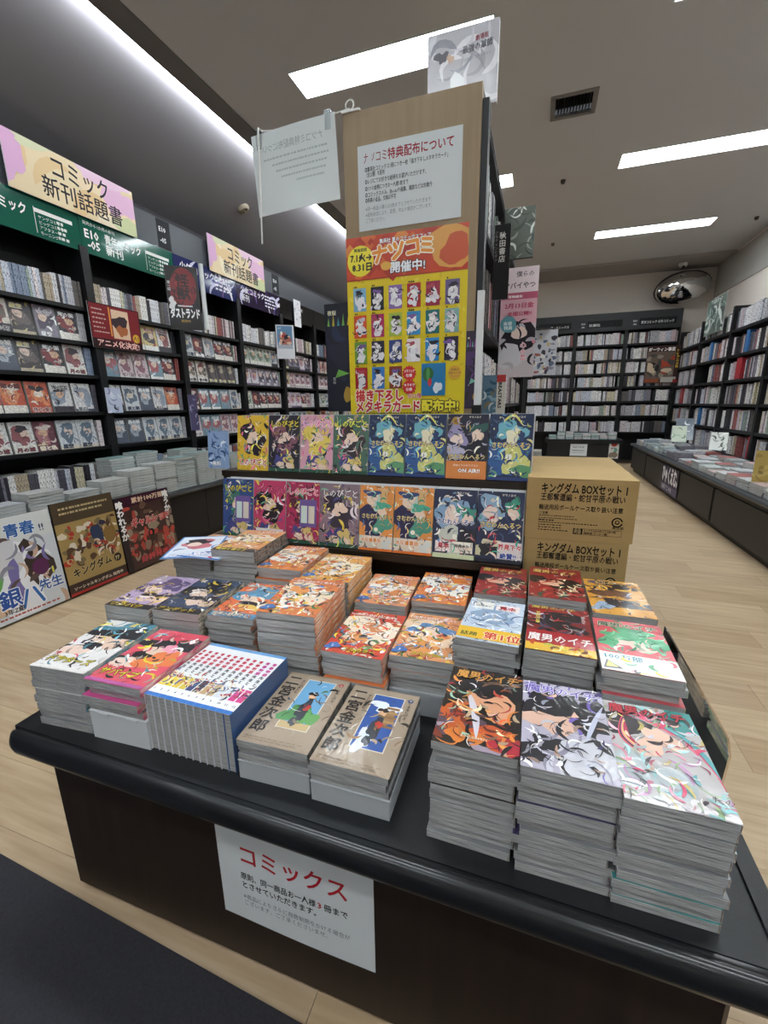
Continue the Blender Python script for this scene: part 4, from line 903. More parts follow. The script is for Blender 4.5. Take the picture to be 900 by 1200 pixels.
P = Pr(.15, .44, '#d8a9b4'); P.rect(0, .78, 1, 1, '#e3d2d6'); P.rect(0, .72, 1, .78, '#b85a72'); P.rect(0, 0, 1, .5, '#c9bfc4'); P.blob(.5, .36, .44, .55, '#26222a', .25); P.blob(.3, .2, .3, .4, '#cfcdd2', .3); P.blob(.55, .42, .2, .2, '#e8d2c8', .15)
P.swirl(9, ['#26222a', '#b8b4ba', '#d98a9c'], 0, 0, 1, .5, .4, .09, 3); P.blob(.24, .50, .22, .24, '#5f9aa4', .05); P.text('来場', .10, .49, .12, '#e8f0f0', wt=.02); P.text('特典', .12, .45, .12, '#e8f0f0', wt=.02)
P.text('僕らの', .4, .92, .16, '#3a3238', wt=.01); P.text('ヤバイやつ', .06, .82, .18, '#3a3238', wt=.02, fit=.86); P.text('実写映画化', .1, .735, .08, '#fff', wt=.02, fit=.8); P.text('2月13日金', .12, .645, .15, '#b23a54', wt=.03, fit=.78); P.text('全国公開!!', .2, .575, .12, '#b23a54', wt=.03, fit=.66); P.text('心の恋', .6, .28, .17, '#d8587c', '#fff', .05, .02, vert=True)
p = at_y(580, 440, 2.1); p2 = at_y(620, 330, 2.1)
sheet('hanging_banner', 'pink paper banner with a date hanging out from the gondola side', 'banner', P, Matrix.Translation((PX1+.004, 2.1, p.z-.01)) @ FRONT, .0015)
P = Pr(.10, .16, '#c9ccd4'); P.dots(60, ['#3a3844', '#8f93a4', '#e8e6e2', '#a8645a', '#5a6a86', '#c8b48a'], .05, .05, .95, .92, .07, 9); P.text('新刊', .1, .9, .1, '#fff', '#444', .04, .02)
p = at_y(618, 435, 2.5)
sheet('wrapped_pamphlet', 'film-wrapped pamphlet with a crowded picture hanging beside the pink banner', 'pamphlet', P, Matrix.Translation((p.x, 2.5, p.z-.02)) @ FRONT @ Matrix.Scale(1.35, 4), .003, m=PRINT)
tag(MB().box(PX1, 2.46, p.z+.20, p.x+.1, 2.50, p.z+.21).build('hanger_arm', SHELF), 'black hanger arm holding the film-wrapped pamphlet', 'hanger')
P = Pr(.055, .24, '#211f20'); P.text('秋田書店', .30, .82, .42, '#d9d6d0', vert=True, wt=.02, lead=1.05); P.text('少年チャンピオン', .03, .88, .22, '#8f8c88', vert=True)
p = at_y(578, 352, 1.75)
sheet('divider_sign', 'small black divider sign with white vertical lettering', 'sign', P, Matrix.Translation((PX1+.003, 1.75, p.z)) @ FRONT, .003)
P = Pr(.12, .19, '#565c54'); P.swirl(26, ['#2b302c', '#8f968c', '#d6dad4', '#3f4a42'], 0, 0, 1, 1, .6, .07, 3)
p = at_y(590, 325, 2.0)
sheet('wrapped_book', 'dark film-wrapped book displayed above the pink banner', 'book', P, Matrix.Translation((PX1+.004, 2.12, H+.59)) @ FRONT, .02, m=PRINT, edge=SHELF)
P = Pr(.075, .165, '#5f7e92'); P.swirl(14, ['#8fb0c0', '#3a5a70', '#c8d4d8', '#86795a'], 0, 0, .6, 1, .5, .12, 2); P.rect(.62, 0, 1, 1, '#d6d3c8'); P.rect(.62, .86, 1, 1, '#b83a3a'); P.text('BEASTARS', .70, .86, .20, '#1c1a1a', wt=.04, rot=-90, fit=1.75)
p = at_y(574, 478, 1.55)
sheet('face_out_comic', 'blue comic with black sideways lettering on the gondola side', 'comic book', P, Matrix.Translation((PX1+.004, 1.56, H-.075)) @ FRONT, .014)
rows = []
gb(MB().box(PX1+.001, 4.76, T, PX1+.03, 4.84, PZ-.06), 'upright', SHELF)
# ------------------------------------------------------------------ stacked comics on decks and counters
_st = {}
def flat_book(w, l, t, c):
    k = (w, l, t, c)
    if k not in _st:
        b = MB(); C = lin(c); b.box(-w/2, -l/2, 0, w/2, l/2, .0008, 0, C); b.box(-w/2, -l/2, t-.0008, w/2, l/2, t, 0, C); b.box(-w/2+.0012, -l/2+.0012, .0008, w/2-.0012, l/2-.0012, t-.0008, 1)
        _st[k] = b.mesh('wrapped_comic', [FARP, PAGESFAR])
    return _st[k]
def pile(x, y, z, n, c, label, w=.113, l=.178, t=.0165, ang=0, name='wrapped_comic', gr=None, g=random.Random(77)):
    for i in range(n):
        o = link(name, flat_book(w, l, t, c), None, (x+g.gauss(0, .002), y+g.gauss(0, .002), z+i*(t+.0003)+.0002), (0, 0, R(ang)+g.gauss(0, .012))); tag(o, '%s, %s from the top' % (label, nth_(n-i)), 'comic book', gr or label)
pile(0.0, 4.55, T, 8, '#c8c4b8', 'wrapped comic in the pile ending the gondola deck'); pile(-.07, 4.30, T, 8, '#b8bcc4', 'wrapped comic in the gondola deck\'s second pile')

# ------------------------------------------------------------------ left wall: bookcases
LX, LBK = -2.85, -3.10
RZ = [H+r*2.85 for r in (.346, .225, .15, .076, -.008, -.09, -.192)]
UY = [1.56, 2.355, 3.14, 3.94, 4.72, 5.53, 6.33, 7.13, 7.93]
ordw = ['first', 'second', 'third', 'fourth', 'fifth', 'sixth', 'seventh', 'eighth']
DG = mat('grey header board', '#4b4f55', rough=.35)
def palette_cover(seed, w, h, pal):
    def dull(c, f=.62):
        r_ = _srgb(c); m = .3*r_[0]+.59*r_[1]+.11*r_[2]; return '#%02x%02x%02x' % tuple(int(255*(m+(v-m)*f)) for v in r_)
    g = random.Random(seed); pal = [dull(c, .9 if seed % 16 in (0, 8) else .62) for c in pal]; P = Pr(w, h, pal[0])
    P.blob(g.uniform(.35, .65), .55, .36, .45, pal[1], .3, seed); P.blob(g.uniform(.35, .65), .62, .2, .2, g.choice([SKIN, '#ecd2c0', '#e6cdbd', pal[2]]), .15, seed+1); P.blob(.5, .78, .3, .14, g.choice([pal[2], '#221e24', pal[1]]), .35, seed)
    P.swirl(6, pal, 0, 0, 1, .9, .4, .08, seed); P.detail(seed, 16, 8); P.rect(.0, 0, 1, g.choice((.1, .2, .24)), g.choice([pal[2], '#f0eee8', '#e8e4da', pal[0], pal[0], '#2a282c']))
    P.text(g.choice(['恋の話', '夜と朝', '風の町', '月の城', '猫と私', '星空', '青い春', '鬼の国']), .1, g.choice((.04, .78)), .22, pal[-1], '#fff' if g.random() < .5 else '#222', .05, .03, .8)
    return P.mesh('cover_print', FARP)
PALS = [['#c8502c', '#e88a54', '#f4e6d8', '#7a2418'], ['#d9d6d4', '#8fa4bc', '#33435a', '#222'], ['#3a3230', '#6a5a50', '#c8b48a', '#e8d23a'], ['#e6e2de', '#b04a4a', '#2a2428', '#a02a30'], ['#8a7f98', '#4a3f5c', '#cfc6d8', '#fff'], ['#d8b8bc', '#a85a6a', '#f0e4e4', '#8a2a40'],
        ['#6aa0b8', '#d4545a', '#e9eef0', '#fff'], ['#cfd6da', '#5a7a94', '#e8d4b0', '#2a4a6a'], ['#2b2a2e', '#8a2a2c', '#b0a8a0', '#fff'], ['#e0d4c0', '#7a6a54', '#a83a34', '#3a2a22'], ['#b9c4a8', '#5a7a5c', '#efe6d0', '#2c4a30'], ['#e9c85a', '#4a4452', '#e8a24a', '#c23a2a'],
        ['#dfe3e6', '#9aa4ae', '#c8ccd0', '#444'], ['#7a2430', '#c8606a', '#ead4c8', '#f0d890'], ['#48586e', '#a8b4c4', '#e6e0d4', '#f4f4f0'], ['#e3dfe6', '#d890a8', '#7a5a86', '#b03a70']]
CW, CH = .127, .183
VAR = [palette_cover(200+i, CW, CH, PALS[i % len(PALS)]) for i in range(28)]
fo_b = MB(); C_ = lin('#d0ccd0'); fo_b.box(0, 0, -.0145, CW, CH, -.0138, 0, C_); fo_b.box(0, 0, -.0007, CW, CH, 0, 0, C_); fo_b.box(CW-.0007, 0, -.0138, CW, CH, -.0007, 0, C_)
FO_ME = fo_b.mesh('cover', FARP); FO_PG = MB().box(.001, .001, -.0136, CW-.001, CH-.001, -.0009).mesh('page_block', PAGESFAR)
PALN = ['orange', 'pale blue', 'dark brown', 'white and red', 'violet', 'rose', 'sky blue', 'pale grey-blue', 'black and red', 'tan', 'green', 'yellow', 'silver', 'crimson', 'slate blue', 'lilac']
rown = ['top', 'second', 'third', 'fourth', 'fifth', 'bottom']
gL = random.Random(21)
row_tint = {}
n_spine = 0
fx_cases = []
HEADS = ['#0f5a48', '#0f5a48', '#232a5e', '#2e2440', '#17181a', '#17181a', '#17181a', '#17181a']
for bi in range(8):
    y0, y1 = UY[bi], UY[bi+1]
    bc = empty('bookcase', 'black bookcase bay of the wall shelving, %s from the near end' % ordw[bi], 'bookcase', (LBK, y0, 0), 0, 'wall bookcases')
    def bb(b, name, m=SHELF):
        b.v = [(v[0]-LBK, v[1]-y0, v[2]) for v in b.v]; return b.build(name, m, bc)
    bb(MB().box(LBK, y0, .0, LBK+.01, y1, H+1.24), 'back_panel')
    bb(MB().box(LBK+.01, y0, 0, LX+.012, y0+.028, RZ[0]+.03), 'upright'); bb(MB().box(LBK+.01, y1-.028, 0, LX+.012, y1, RZ[0]+.03), 'upright')
    for z in RZ[1:]: bb(MB().box(LBK+.01, y0+.028, z-.022, LX, y1-.028, z), 'shelf')
    bb(MB().box(LBK+.01, y0, H+1.21, LX-.03, y1, H+1.235), 'top_board'); bb(MB().box(LX-.03, y0, H+1.19, LX-.018, y1, H+1.42), 'header_board', DG)
    hm = mat('header %d' % bi, HEADS[bi], rough=.12, coat=.5, coat_rough=.05)
    hd = bb(MB().box(LX-.017, y0+.002, RZ[0], LX, y1-.002, H+1.20), 'header_panel', hm)
    P = Pr(y1-y0-.01, H+1.20-RZ[0])
    if bi < 2:
        if bi == 0: P.quad([(.1, .98), (.42, .98), (.44, .55), (.12, .1)], '#4f8f84')  # paler slanted patch: glare on the glossy header, painted into the print
        P.text('発売から1か月の新刊', .03, .80, .032, '#e8f0ec', wt=.01, fit=.3); P.text('E10', .03, .45, .09, '#f0f4f0', wt=.03); P.text('-05', .05, .16, .09, '#f0f4f0', wt=.03); P.text('青年コミック', .22, .47, .085, '#f0f4f0', wt=.025, fit=.38); P.text('新刊', .22, .16, .09, '#f0f4f0', wt=.025)
        P.rect(.655, .1, .66, .75, '#cfdcd6'); P.rect(.66, .62, .95, .72, '#e8ece8')
        for k, s_ in enumerate(('ヤングコミック', 'ビッグコミック', 'アフタヌーン', 'モーニング')): P.text(s_, .68, .48-.13*k, .028, '#dfe8e2')
        P.lines(.82, .5, .95, 4, .13, .02, '#dfe8e2', bi, 4)
    elif bi < 4:
        P.swirl(10, ['#e8e8f0', '#4a4a8a', '#6a4a86', '#c8c8e0'], .05, .1, .95, .9, .3, .03, bi); P.text(['少年コミック', '少女コミック'][bi-2], .08, .55, .09, '#f0f0f4', wt=.02); P.text('新刊', .08, .2, .09, '#f0f0f4', wt=.02); P.lines(.62, .7, .95, 4, .15, .02, '#e0e0ec', bi, 5)
    else:
        P.text(['講談社', '小学館', '白泉社', '秋田書店'][bi-4], .5, .64, .05, '#e0e0e0', wt=.01)
    if P.mb.f: link('lettering', P.mesh('lettering', PAPERP), hd, mtx=facing_px((LX+.0006-LBK, .005, RZ[0])))
    # contents
    for ri in range(6):
        zs, yy = RZ[ri+1], y0+.032
        if ri in (0, 5):
            if bi < 3:
                hts = .168 if ri == 0 else .175; lab = 'comic standing spine out on the %s shelf row of the %s wall bookcase' % (rown[ri], ordw[bi])
                run = kk = 0
                while yy < y1-.05:
                    if run <= 0: c = spine_colors(gL); run = gL.choice((1, 2, 3, 5)); t = gL.choice((.0155, .0175, .0195)); hh_ = gL.choice((hts, hts*.94, hts*1.03, hts*.98))
                    run -= 1
                    o = link('spine_comic', spine_book_mesh(t, round(hh_, 4), .11, c if gL.random() < .85 else spine_colors(gL)), None, (LX-.03+gL.uniform(-.004, .003), yy+t/2, zs+.0005), (0, 0, R(-90)))
                    kk += 1; tag(o, '%s spine-out comic on the %s row of the %s wall bookcase' % (nth_(kk), rown[ri], ordw[bi]), 'comic book', lab); yy += t+.0006; n_spine += 1
            else: fx_cases.append(((LX-.03, y0+.032, zs), (0, 1, 0), (1, 0, 0), y1-y0-.07, .175))
        else:
            slot = 0; titles = []
            while yy+CW < y1-.03:
                if slot == 0 or gL.random() < .62: v_ = gL.randrange(28)
                if bi == 0 and ri == 3: v_ = [0, 0, 16, 1, 17, 1, 1][min(slot, 6)]
                if bi == 0 and ri == 4: v_ = [3, 3, 13, 7, 7, 7][min(slot, 5)]
                if bi == 0 and ri in (1, 2): v_ = [2, 9, 18, 4, 8][slot % 5] if ri == 1 else [4, 14, 18, 8, 3][slot % 5]
                if bi == 2 and ri == 3: v_ = [13, 6, 6, 22, 7][slot % 5]
                stp = CW+gL.choice((.004, .006, .014))
                M_ = facing_px((LX-.024, yy, zs+.0026), -R(7))
                o = link('face_out_comic', FO_ME, None, mtx=M_); link('page_block', FO_PG, o); link('cover_print', VAR[v_], o, (0, 0, .0002))
                tag(o, '%s face-out comic, place %s, %s row of the %s wall bookcase' % (PALN[v_ % 16], ['one', 'two', 'three', 'four', 'five', 'six', 'seven'][slot], rown[ri], ordw[bi]), 'comic book', 'face-out comics on the wall bookcases')
                slot += 1; yy += stp
            if bi < 2:
                kk = 0; c = spine_colors(gL)
                while yy < y1-.05:
                    o = link('spine_comic', spine_book_mesh(.0155, .176, .11, c), None, (LX-.03+gL.uniform(-.003, .003), yy+.008, zs+.0005), (0, 0, R(-90))); kk += 1
                    tag(o, '%s spine-out comic ending the %s row of the %s wall bookcase' % (nth_(kk), rown[ri], ordw[bi]), 'comic book', 'spine-out copies beside face-out comics'); yy += .0162
            else: fx_cases.append(((LX-.03, yy, zs), (0, 1, 0), (1, 0, 0), y1-yy-.035, .175))
if fx_cases: spine_stuff('spine_comics', 'comics standing spine out in the far bays of the wall bookcases', fx_cases, 9)
S(MB().box(XL+.001, UY[0]-.9, 0, XL+.015, 8.5, H+1.45).build('trim_3', SHELF))

# big header signs
def big_sign(y0, y1, z0, z1, label, seed):
    w, h = y1-y0, z1-z0; P = Pr(w, h, '#e6d3ae'); P.swirl(12, ['#efe2c6', '#e2c596', '#eed9b8'], 0, 0, 1, 1, .4, .12, seed); P.blob(.04, .6, .09, .16, '#dcaed2', .3); P.blob(.86, .62, .15, .12, '#e3b9d6', .3); P.blob(.72, .95, .2, .06, '#e8c8dc', .3); P.blob(.93, .12, .14, .08, '#cdd3a4', .3); P.blob(.2, .98, .14, .04, '#d6d8b4', .3)
    P.text('コミック', .30, .56, .155, '#26242a', wt=.012, fit=.46, res=2); P.text('新刊話題書', .225, .14, .145, '#26242a', wt=.012, fit=.64, res=2)
    sheet('header_sign', label, 'sign', P, facing_px((LX+.02, y0, z0)), .006)
big_sign(1.955, 2.795, H+1.195, H+1.485, 'large cream and pink watercolour sign above the green shelf header', 2)
big_sign(3.56, 4.41, H+1.175, H+1.475, 'large cream and pink watercolour sign above the navy shelf header', 3)
# hanging posters between the bays
P = Pr(.24, .47, '#141012'); P.blob(.52, .66, .42, .62, '#7a1c24', .06); P.swirl(22, ['#3a1014', '#a02a30', '#1a0c0e'], .15, .42, .9, .92, .25, .035, 4); P.text('怪', .3, .70, .42, '#2a0c10', wt=.03); P.text('獣', .3, .50, .42, '#2a0c10', wt=.03); P.text('第一話', .04, .72, .1, '#e8e4e4', vert=True); P.text('ダストランド', .05, .20, .34, '#f2f0f0', wt=.05, fit=.9); P.text('発売中', .35, .12, .1, '#b08a3a', wt=.02); P.rect(.3, .37, .75, .39, '#cfcccc'); P.blob(.14, .42, .12, .16, '#d8d4d4', .4)
a0, a1 = at_y(207, 380, 3.10), at_y(243, 385, 3.10)
sheet('hanging_poster', 'black hanging poster with a dark red emblem and white lettering', 'poster', P, frame_mtx(Vector((LX+.012, 3.02, RZ[1]-.03)), Vector((LX+.19, 3.17, RZ[1]-.03)), Vector((LX+.012, 3.02, RZ[1]+.5))), .002, m=PRINT)
tag(MB().tube([(LX+.215, 3.20, RZ[1]-.02), (LX+.215, 3.20, RZ[1]+.47)], .018, 10).build('rolled_poster', WHITEP), 'white rolled poster hanging beside the black poster', 'poster')
P = Pr(.20, .36, '#dfe0e4'); P.rect(.06, .30, .9, .97, '#5f86a8'); P.blob(.5, .55, .3, .4, '#a8665a', .3); P.dots(12, ['#2a2a34', '#d8b49a', '#c23a34', '#e8e4e0'], .2, .35, .8, .75, .09, 5); P.rect(.06, .3, .9, .42, '#a9b0bc'); P.text('公式', .1, .88, .1, '#fff')
sheet('hanging_poster', 'white hanging poster with a blue picture of small shapes', 'poster', P, frame_mtx(Vector((LX+.01, 4.58, RZ[1]-.12)), Vector((LX+.19, 4.70, RZ[1]-.12)), Vector((LX+.01, 4.58, RZ[1]+.3))), .002)
P = Pr(.16, .30, '#e6e6ea'); P.swirl(12, ['#b8bcc8', '#6a6a78', '#d0ccd4'], .1, .1, .9, .9, .3, .05, 3)
sheet('small_poster', 'small white line-drawn sheet above the fifth wall bookcase', 'poster', P, facing_px((LX+.02, 5.0, H+.93)), .002)
P = Pr(.40, .285, '#2a1216'); P.rect(.02, .22, .98, .98, '#7c2026'); P.rect(.42, .26, .76, .92, '#d8b89a'); P.blob(.58, .6, .13, .16, '#3a2c30', .3); P.blob(.6, .45, .1, .1, '#a8623a', .3); P.rect(.37, .3, .40, .95, '#d98a3a'); P.lines(.06, .85, .34, 6, .1, .02, '#c9a8a0', 3, 5); P.ell(.88, .32, .075, .075, '#d9a83a'); P.text('人気', .82, .28, .08, '#5a2a10'); P.text('アニメ化決定!', .08, .06, .12, '#f0c0b8', '#5a1018', .05, .03, .84)
sheet('promo_board', 'small dark red promotional board fixed between two wall bookcases', 'promo board', P, facing_px((LX+.03, 2.30, RZ[2]-.03)), .004)
for y, z, lab, col, w, h, k in ((2.33, RZ[4]-.01, 'pale blue card clipped to the post between the first two wall bookcases', '#b8c0d4', .12, .17, 1), (3.10, RZ[5]+.06, 'violet card clipped to the post below the black poster', '#4a4466', .10, .30, 2)):
    P = Pr(w, h, col); P.swirl(14, ['#2a2838', '#8a88a8', '#d8d8e4', col], 0, 0, 1, 1, .5, .09, k); sheet('shelf_card', lab, 'card', P, facing_px((LX+.03, y, z)), .002, m=PRINT)
P = Pr(.12, .1, '#26242a'); 
for k, (y, lab) in enumerate(((3.03, 'small dark code plate above the black hanging poster'), (4.62, 'small dark code plate above the white hanging poster'))):
    P = Pr(.13, .20, '#24252a'); P.text('E10', .12, .58, .36, '#e8e8e8', wt=.03); P.text('-05', .16, .2, .36, '#e8e8e8', wt=.03); sheet('code_plate', lab, 'sign', P, facing_px((LX-.016, y, H+1.215)), .003, edge=SHELF)

# ------------------------------------------------------------------ left counter with its leaning posters and piles
CT = .415
lc = empty('display_counter', 'long black display counter under the wall bookcases', 'counter', (-2.3, .9, 0))
def lb(b, name, m): b.v = [(v[0]+2.3, v[1]-.9, v[2]) for v in b.v]; return b.build(name, m, lc)
lb(MB().box(LX+.016, .9, CT-.04, -2.345, 7.9, CT), 'counter_top', BLACK); lb(MB().prism([(-2.345, CT-.04), (-2.328, CT-.033), (-2.321, CT-.02), (-2.328, CT-.007), (-2.345, CT)], .9, 7.9, 'y'), 'rounded_edge', BULL)
for k in range(8): lb(MB().box(LX+.016, .92+k*.872, .04, -2.36, .92+k*.872+.868, CT-.045), 'front_panel', mat('counter panel', '#1c1b1d', rough=.4))
lb(MB().box(LX+.05, .95, 0, -2.38, 7.85, .04), 'toe_kick', SHELF)
hg = lb(MB().box(-2.3595, 2.95, .21, -2.35, 3.02, .225), 'handle', METAL)
gP = random.Random(31)
hts = [(1.14, 6), (1.335, 7), (1.53, 9), (1.725, 7), (1.92, 9), (2.115, 11), (2.31, 12), (2.505, 13), (2.70, 14), (2.895, 11), (3.09, 11), (3.285, 9), (3.48, 8), (3.68, 8), (3.88, 7), (4.08, 7)]
cols = ['#c9ccc8', '#d2d4d0', '#b8c4c0', '#c4c8cc', '#8fa8a4', '#cfd0c8']
nth = ['first', 'second', 'third', 'fourth', 'fifth', 'sixth', 'seventh', 'eighth', 'ninth', 'tenth', 'eleventh', 'twelfth', 'thirteenth', 'fourteenth', 'fifteenth', 'sixteenth']
for i, (y, n) in enumerate(hts):
    c = '#7fa09c' if i == 7 else gP.choice(cols)
    pile(-2.425+gP.uniform(-.01, .01), y, CT, n, c, 'wrapped comic in the %s front pile by the wall bookcases' % nth[i], .125, .18, .0165)
    if i in (5, 6, 8): pile(-2.60, y+.03, CT, n+(4 if i in (5, 6) else 1), '#7fa09c' if i in (5, 6) else gP.choice(cols), 'wrapped comic in the pile behind the %s front pile' % nth[i], .125, .18, .0165)
def lean(y0, y1, ztop, xb_, label, P, thick=.012):
    h = P.h; bt = Vector((xb_, y0, .012)); tl = Vector((xb_-.035, y0, .012+h))
    m_ = frame_mtx(bt, Vector((xb_+.0, y1, .012)), tl)
    sheet('promo_poster', label, 'poster', P, m_, thick, m=MATS['glossy poster'], edge=SHELF)
XPc = -2.262
P = Pr(.40, .485, '#cfd4d8'); P.rect(0, .75, 1, 1, '#d6d8d6'); P.blob(.5, .35, .3, .4, '#e9e9ec', .3); P.blob(.74, .48, .17, .28, '#40342e', .3); P.blob(.42, .60, .24, .17, '#d0cfd2', .5); P.blob(.45, .34, .09, .24, '#7a70a8', .4); P.blob(.2, .35, .12, .2, '#6fae5a', .3); P.swirl(24, ['#e9e9ec', '#b4b6c0', '#8a8a98', '#5a4a44', '#c8a890', '#7a70a8'], .1, .15, .95, .75, .25, .05, 8); P.blob(.12, .12, .16, .1, '#d8b89a', .3); P.blob(.76, .44, .1, .1, '#5c2a54', .05); P.text('1', .86, .34, .11, '#e8dc3a', '#2a5a8a', .05, .05)
P.text('鬼', .20, .80, .16, '#27508c', '#e8eef2', .03, .03); P.text('青春', .46, .81, .17, '#2f5fa0', '#e8eef2', .04, .03); P.text('!!', .84, .80, .12, '#2a3a5a', wt=.03); P.text('銀', .24, .15, .24, '#27509c', '#f2f4f6', .04, .03); P.text('八', .46, .10, .26, '#2f6ab0', '#f2f4f6', .04, .03); P.text('先生', .68, .20, .15, '#2f5fa0', '#f2f4f6', .04, .03); P.text('3年Z組', .26, .08, .07, '#222', wt=.02); P.lines(.05, .04, .95, 1, .1, .02, '#b04a3a', 2, 16)
lean(1.075, 1.475, 0, XPc, 'white and blue poster panel with blue brush lettering leaning on the counter', P)
P = Pr(.345, .50, '#4e4130'); P.rect(.0, 0, 1, .78, '#a88d58'); P.dots(80, ['#b0392c', '#e0d4c0', '#5a4030', '#7a6a4a', '#3a3450', '#c9a878'], .05, .33, .95, .74, .05, 12); P.blob(.62, .58, .1, .16, '#34405c', .3); P.blob(.85, .52, .1, .22, '#8a6a3a', .3); P.swirl(10, ['#b0392c', '#e0d4c0'], .05, .34, .95, .5, .2, .04, 2); P.rect(0, 0, 1, .13, '#3a2a24'); P.rect(0, 0, 1, .03, '#a8302c')
P.text('キングダム', .1, .19, .155, '#241c14', '#d8c08a', .04, .04, .66, rot=4); P.ell(.88, .25, .07, .07, '#241c14'); P.text('77', .83, .225, .08, '#e8d8a8', wt=.02); P.text('ソーシャルキングダム 発売中', .06, .055, .06, '#e8dcc8', wt=.02, fit=.86); P.lines(.1, .92, .9, 2, .05, .03, '#c9b58a', 5, 14)
lean(1.485, 1.83, 0, XPc, 'tan poster panel of a crowded battle leaning on the counter', P)
P = Pr(.40, .455, '#46302c'); P.rect(.1, .86, 1, 1, '#3a1428'); P.text('累計100万部', .28, .90, .09, '#e8c9a8', wt=.03, fit=.6); P.dots(70, ['#6a5040', '#8a7060', '#3a2420', '#b0483c', '#9a8a74'], .1, .05, 1, .85, .06, 14); P.swirl(12, ['#c0483c', '#7a2420'], .1, .2, 1, .35, .2, .04, 8); P.rect(0, 0, .1, 1, '#2a2024'); P.text('ギャルレッド', .2, .58, .14, '#c0303c', '#f0d0c0', .04, .04, .74); P.ell(.53, .44, .06, .06, '#1c1414'); P.text('8', .495, .41, .1, '#d8403a', wt=.04); P.text('好評発売中', .25, .08, .11, '#d04a50', '#2a1214', .04, .03, .7); P.text('喰われるか', .0, .86, .125, '#f6f4f0', '#2a2024', .03, .05, vert=True, lead=.95); P.text('喰うか、', .86, .88, .125, '#f6f4f0', '#2a2024', .03, .05, vert=True, lead=.95)
lean(1.84, 2.24, 0, XPc, 'dark red poster panel with white vertical lettering leaning on the counter', P)

# ------------------------------------------------------------------ right counter and right wall bookcases
RCX, RY0, RY1 = 1.30, 1.6, 7.15
RCT = H-.585
rc = empty('display_counter', 'long black counter of flat piles along the right aisle', 'counter', (RCX, RY0, 0))
def rcb(b, name, m): b.v = [(v[0]-RCX, v[1]-RY0, v[2]) for v in b.v]; return b.build(name, m, rc)
rcb(MB().box(RCX+.01, RY0, RCT-.035, 1.985, RY1, RCT), 'counter_top', BLACK); rcb(MB().prism([(RCX+.01, RCT), (RCX-.008, RCT-.004), (RCX-.016, RCT-.017), (RCX-.008, RCT-.031), (RCX+.01, RCT-.035)], RY0, RY1, 'y'), 'rounded_edge', mat('grey edge strip', '#3a3e42', rough=.35))
rcb(MB().box(RCX+.03, RY0+.01, RCT-.07, 1.985, RY1-.01, RCT-.035), 'under_rail', SHELF)
PANM = mat('dark grey panel', '#2c2b29', rough=.55, noise=.3, nscale=200, col2='#343330')
ys_ = [7.15, 6.25, 4.95, 3.95, 2.95, 1.95, 1.6]
for a, c in zip(ys_, ys_[1:]): rcb(MB().box(RCX+.02, c+.022, .055, 1.9, a-.022, RCT-.075), 'front_panel', PANM)
rcb(MB().box(RCX+.06, RY0+.02, 0, 1.9, RY1-.02, .0545), 'toe_kick', SHELF)
p = at_x(760, 562, RCX+.02)
P = Pr(.60, .27, '#3a3544'); P.rect(0, .0, 1, .3, '#5a5468'); P.text('ひゃくえむ。', .04, .42, .30, '#f4f2f4', '#222', .03, .05, .92); P.text('劇場アニメ化', .1, .1, .09, '#d8d4e0', fit=.6)
m_ = frame_mtx(Vector((RCX+.010, 5.42, .055)), Vector((RCX+.010, 5.05, .055)), Vector((RCX+.010, 5.42, .255)))
sheet('counter_sign', 'small dark sign with white lettering on the right counter front', 'sign', P, m_, .004, edge=SHELF)
gR = random.Random(41)
nearn = 0
far = MB()
wordn = ['front', 'middle', 'rear']
yy = 2.75; ci = 0
while yy < 7.0:
    for k, xx in enumerate((1.40, 1.555, 1.71)):
        n = gR.choice((2, 3, 3, 4, 5)) if not (3.2 < yy < 3.75 and k < 2) else 4; c = gR.choice(['#d8dcdc', '#c8ccd0', '#d4b8b4', '#b8c4c4', '#e0dcd4', '#9aa8b0', '#b86a64', '#e4e4e2', '#7a7880', '#c9d4d0'])
        if yy < 5.1: pile(xx, yy, RCT, n, c, 'comic in the %s pile of %s column on the right counter' % (wordn[k], nth[ci]), .128, .182, .016, name='flat_comic')
        else:
            for j in range(n+1): far.obox(Matrix.Translation((xx+gR.gauss(0, .003), yy, RCT+j*.0165)) @ Matrix.Rotation(gR.gauss(0, .04), 4, 'Z'), -.064, -.09, .0005, .064, .09, .016, c=lin(c))
    yy += .198; ci += 1
o = far.build('flat_comics', FARP); tag(o, 'flat piles of comics filling the far half of the right counter', 'books', kind='stuff')
